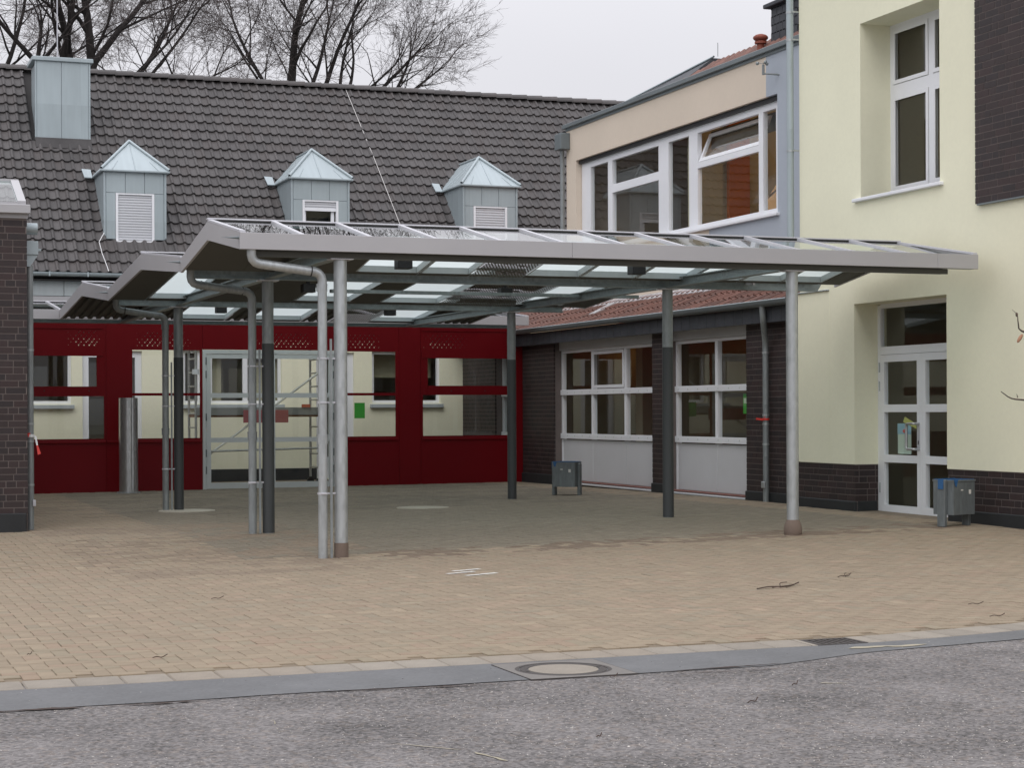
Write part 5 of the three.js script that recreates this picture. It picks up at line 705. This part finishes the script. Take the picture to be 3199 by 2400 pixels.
{
  const L = (V, y, list) => list.map(([u, ang, len, r, back = rr(-0.2, 0.2), dy = 0]) => [u, y + dy, V, ang, back, len, r]);
  count += bareTree('bare tree with heavy dark limbs behind the zinc chimney', [6.3, 0, 49], [[6.3, 3, 49, 0.42], [6.35, 8.6, 49, 0.3]], L(49, 9.7, [[6.33, -5, 3.6, 0.12], [5.67, 30, 3.6, 0.105], [6.72, 5, 3.8, 0.14], [6.85, 33, 4.0, 0.095, 0.1, 0.9], [5.35, 6, 1.8, 0.085], [5.3, -42, 2.6, 0.07, 0, 0.9], [4.6, 54, 2.8, 0.07], [7.5, 42, 3.2, 0.075], [7.85, 38, 3.0, 0.055], [6.95, 62, 3.2, 0.055], [8.2, 72, 2.6, 0.04]]), { levels: 5, dens: 0.62, up: 0.5 });
  count += bareTree('bare tree with slender fanning limbs, its crown ending in open sky', [14.2, 0, 55], [[14.2, 3, 55, 0.36], [14.2, 9.0, 55, 0.26]], L(55, 10.7, [[13.25, -36, 3.0, 0.075], [13.0, -28, 2.4, 0.05], [13.58, -4, 3.6, 0.15], [13.5, -9, 3.2, 0.06], [13.95, 22, 3.2, 0.075], [14.4, 17, 3.3, 0.085], [15.05, 0, 2.8, 0.065], [15.12, 34, 2.6, 0.065], [15.2, 50, 2.2, 0.055], [16.0, 27, 2.3, 0.075], [16.5, 38, 2.0, 0.068], [16.62, 50, 1.9, 0.062], [14.7, -30, 1.8, 0.04]]), { levels: 5, dens: 0.7, up: 0.6 });
  count += bareTree('finely branched bare tree filling the gap between its two larger neighbours', [11.6, 0, 62], [[11.6, 3, 62, 0.26], [11.6, 10.2, 62, 0.18]], L(62, 11.4, [[10.4, -40, 2.4, 0.045], [11, -22, 2.4, 0.045], [11.5, -4, 2.4, 0.05], [12.1, 20, 2.3, 0.045], [12.7, 40, 2.3, 0.042], [10.0, -62, 2.2, 0.035]]), { levels: 5, dens: 0.72, up: 0.5 });
  count += bareTree('bare tree left of the zinc chimney, its limbs crossing the roof ridge', [4.0, 0, 53], [[4.0, 3, 53, 0.3], [4.0, 9.4, 53, 0.22]], L(53, 10.2, [[3.6, -18, 3, 0.08], [4.1, 6, 3, 0.09], [4.6, 30, 3, 0.08], [5.1, 56, 2.8, 0.06], [3.2, -45, 2.6, 0.06]]), { levels: 5, dens: 0.6, up: 0.5 });
}
console.log('tree segments', count);
// young tree outside the frame whose twigs reach in at the right
{
  const t = thing('young_tree', 'young bare tree whose budded twigs reach in front of the yellow wall', 'tree', [5.2, -0.08, 4.5]);
  part(t, 'trunk', tube([[5.2, -0.1, 4.5], [5.18, 1.2, 4.5], [5.22, 3.2, 4.45]], 0.035, { n: 10, seg: 20 }), mat.bark);
  const cr = (pts, r) => { const c = new THREE.CatmullRomCurve3(pts.map((p) => P3(...p))), G = [], n = 14; for (let i = 0; i < n; i++) G.push(c.getPoint(i / n).lerp(c.getPoint(i / n), 0)); G.push(c.getPoint(1)); return frusta(G.slice(0, -1).map((p, i) => [p, G[i + 1], r * (1 - i / n * 0.75), r * (1 - (i + 1) / n * 0.75)]), 6); };
  part(t, 'branch', [cr([[5.2, 1.3, 4.5], [4.6, 1.52, 4.7], [4.0, 1.66, 4.9], [3.667, 1.701, 5.031], [3.652, 1.711, 5.036]], 0.0085), cr([[3.652, 1.711, 5.036], [3.649, 1.737, 5.037], [3.647, 1.756, 5.038], [3.632, 1.774, 5.044]], 0.0026), cr([[5.2, 1.05, 4.5], [4.5, 1.32, 4.75], [3.9, 1.45, 4.95], [3.667, 1.48, 5.031], [3.627, 1.486, 5.046], [3.597, 1.508, 5.057]], 0.006), cr([[3.648, 1.488, 5.038], [3.645, 1.5, 5.04]], 0.002)], M(0.09, 0.07, 0.055, { rough: 1 }));
  part(t, 'bud', [new THREE.SphereGeometry(0.0075, 10, 8).scale(0.8, 2.3, 0.8).rotateZ(-0.62).translate(3.655, 1.68, -5.035)], M(0.36, 0.19, 0.11, { rough: 0.8 })); part(t, 'bud', [new THREE.SphereGeometry(0.005, 8, 6).scale(0.8, 1.5, 0.8).translate(3.645, 1.757, -5.038)], M(0.1, 0.07, 0.05, { rough: 0.9 }));
}

const renderer = new THREE.WebGLRenderer({ antialias: true });
renderer.setSize(1024, 769); renderer.toneMapping = THREE.LinearToneMapping; renderer.toneMappingExposure = 1.0; renderer.shadowMap.enabled = true; renderer.outputColorSpace = THREE.SRGBColorSpace;
renderer.render(scene, camera);
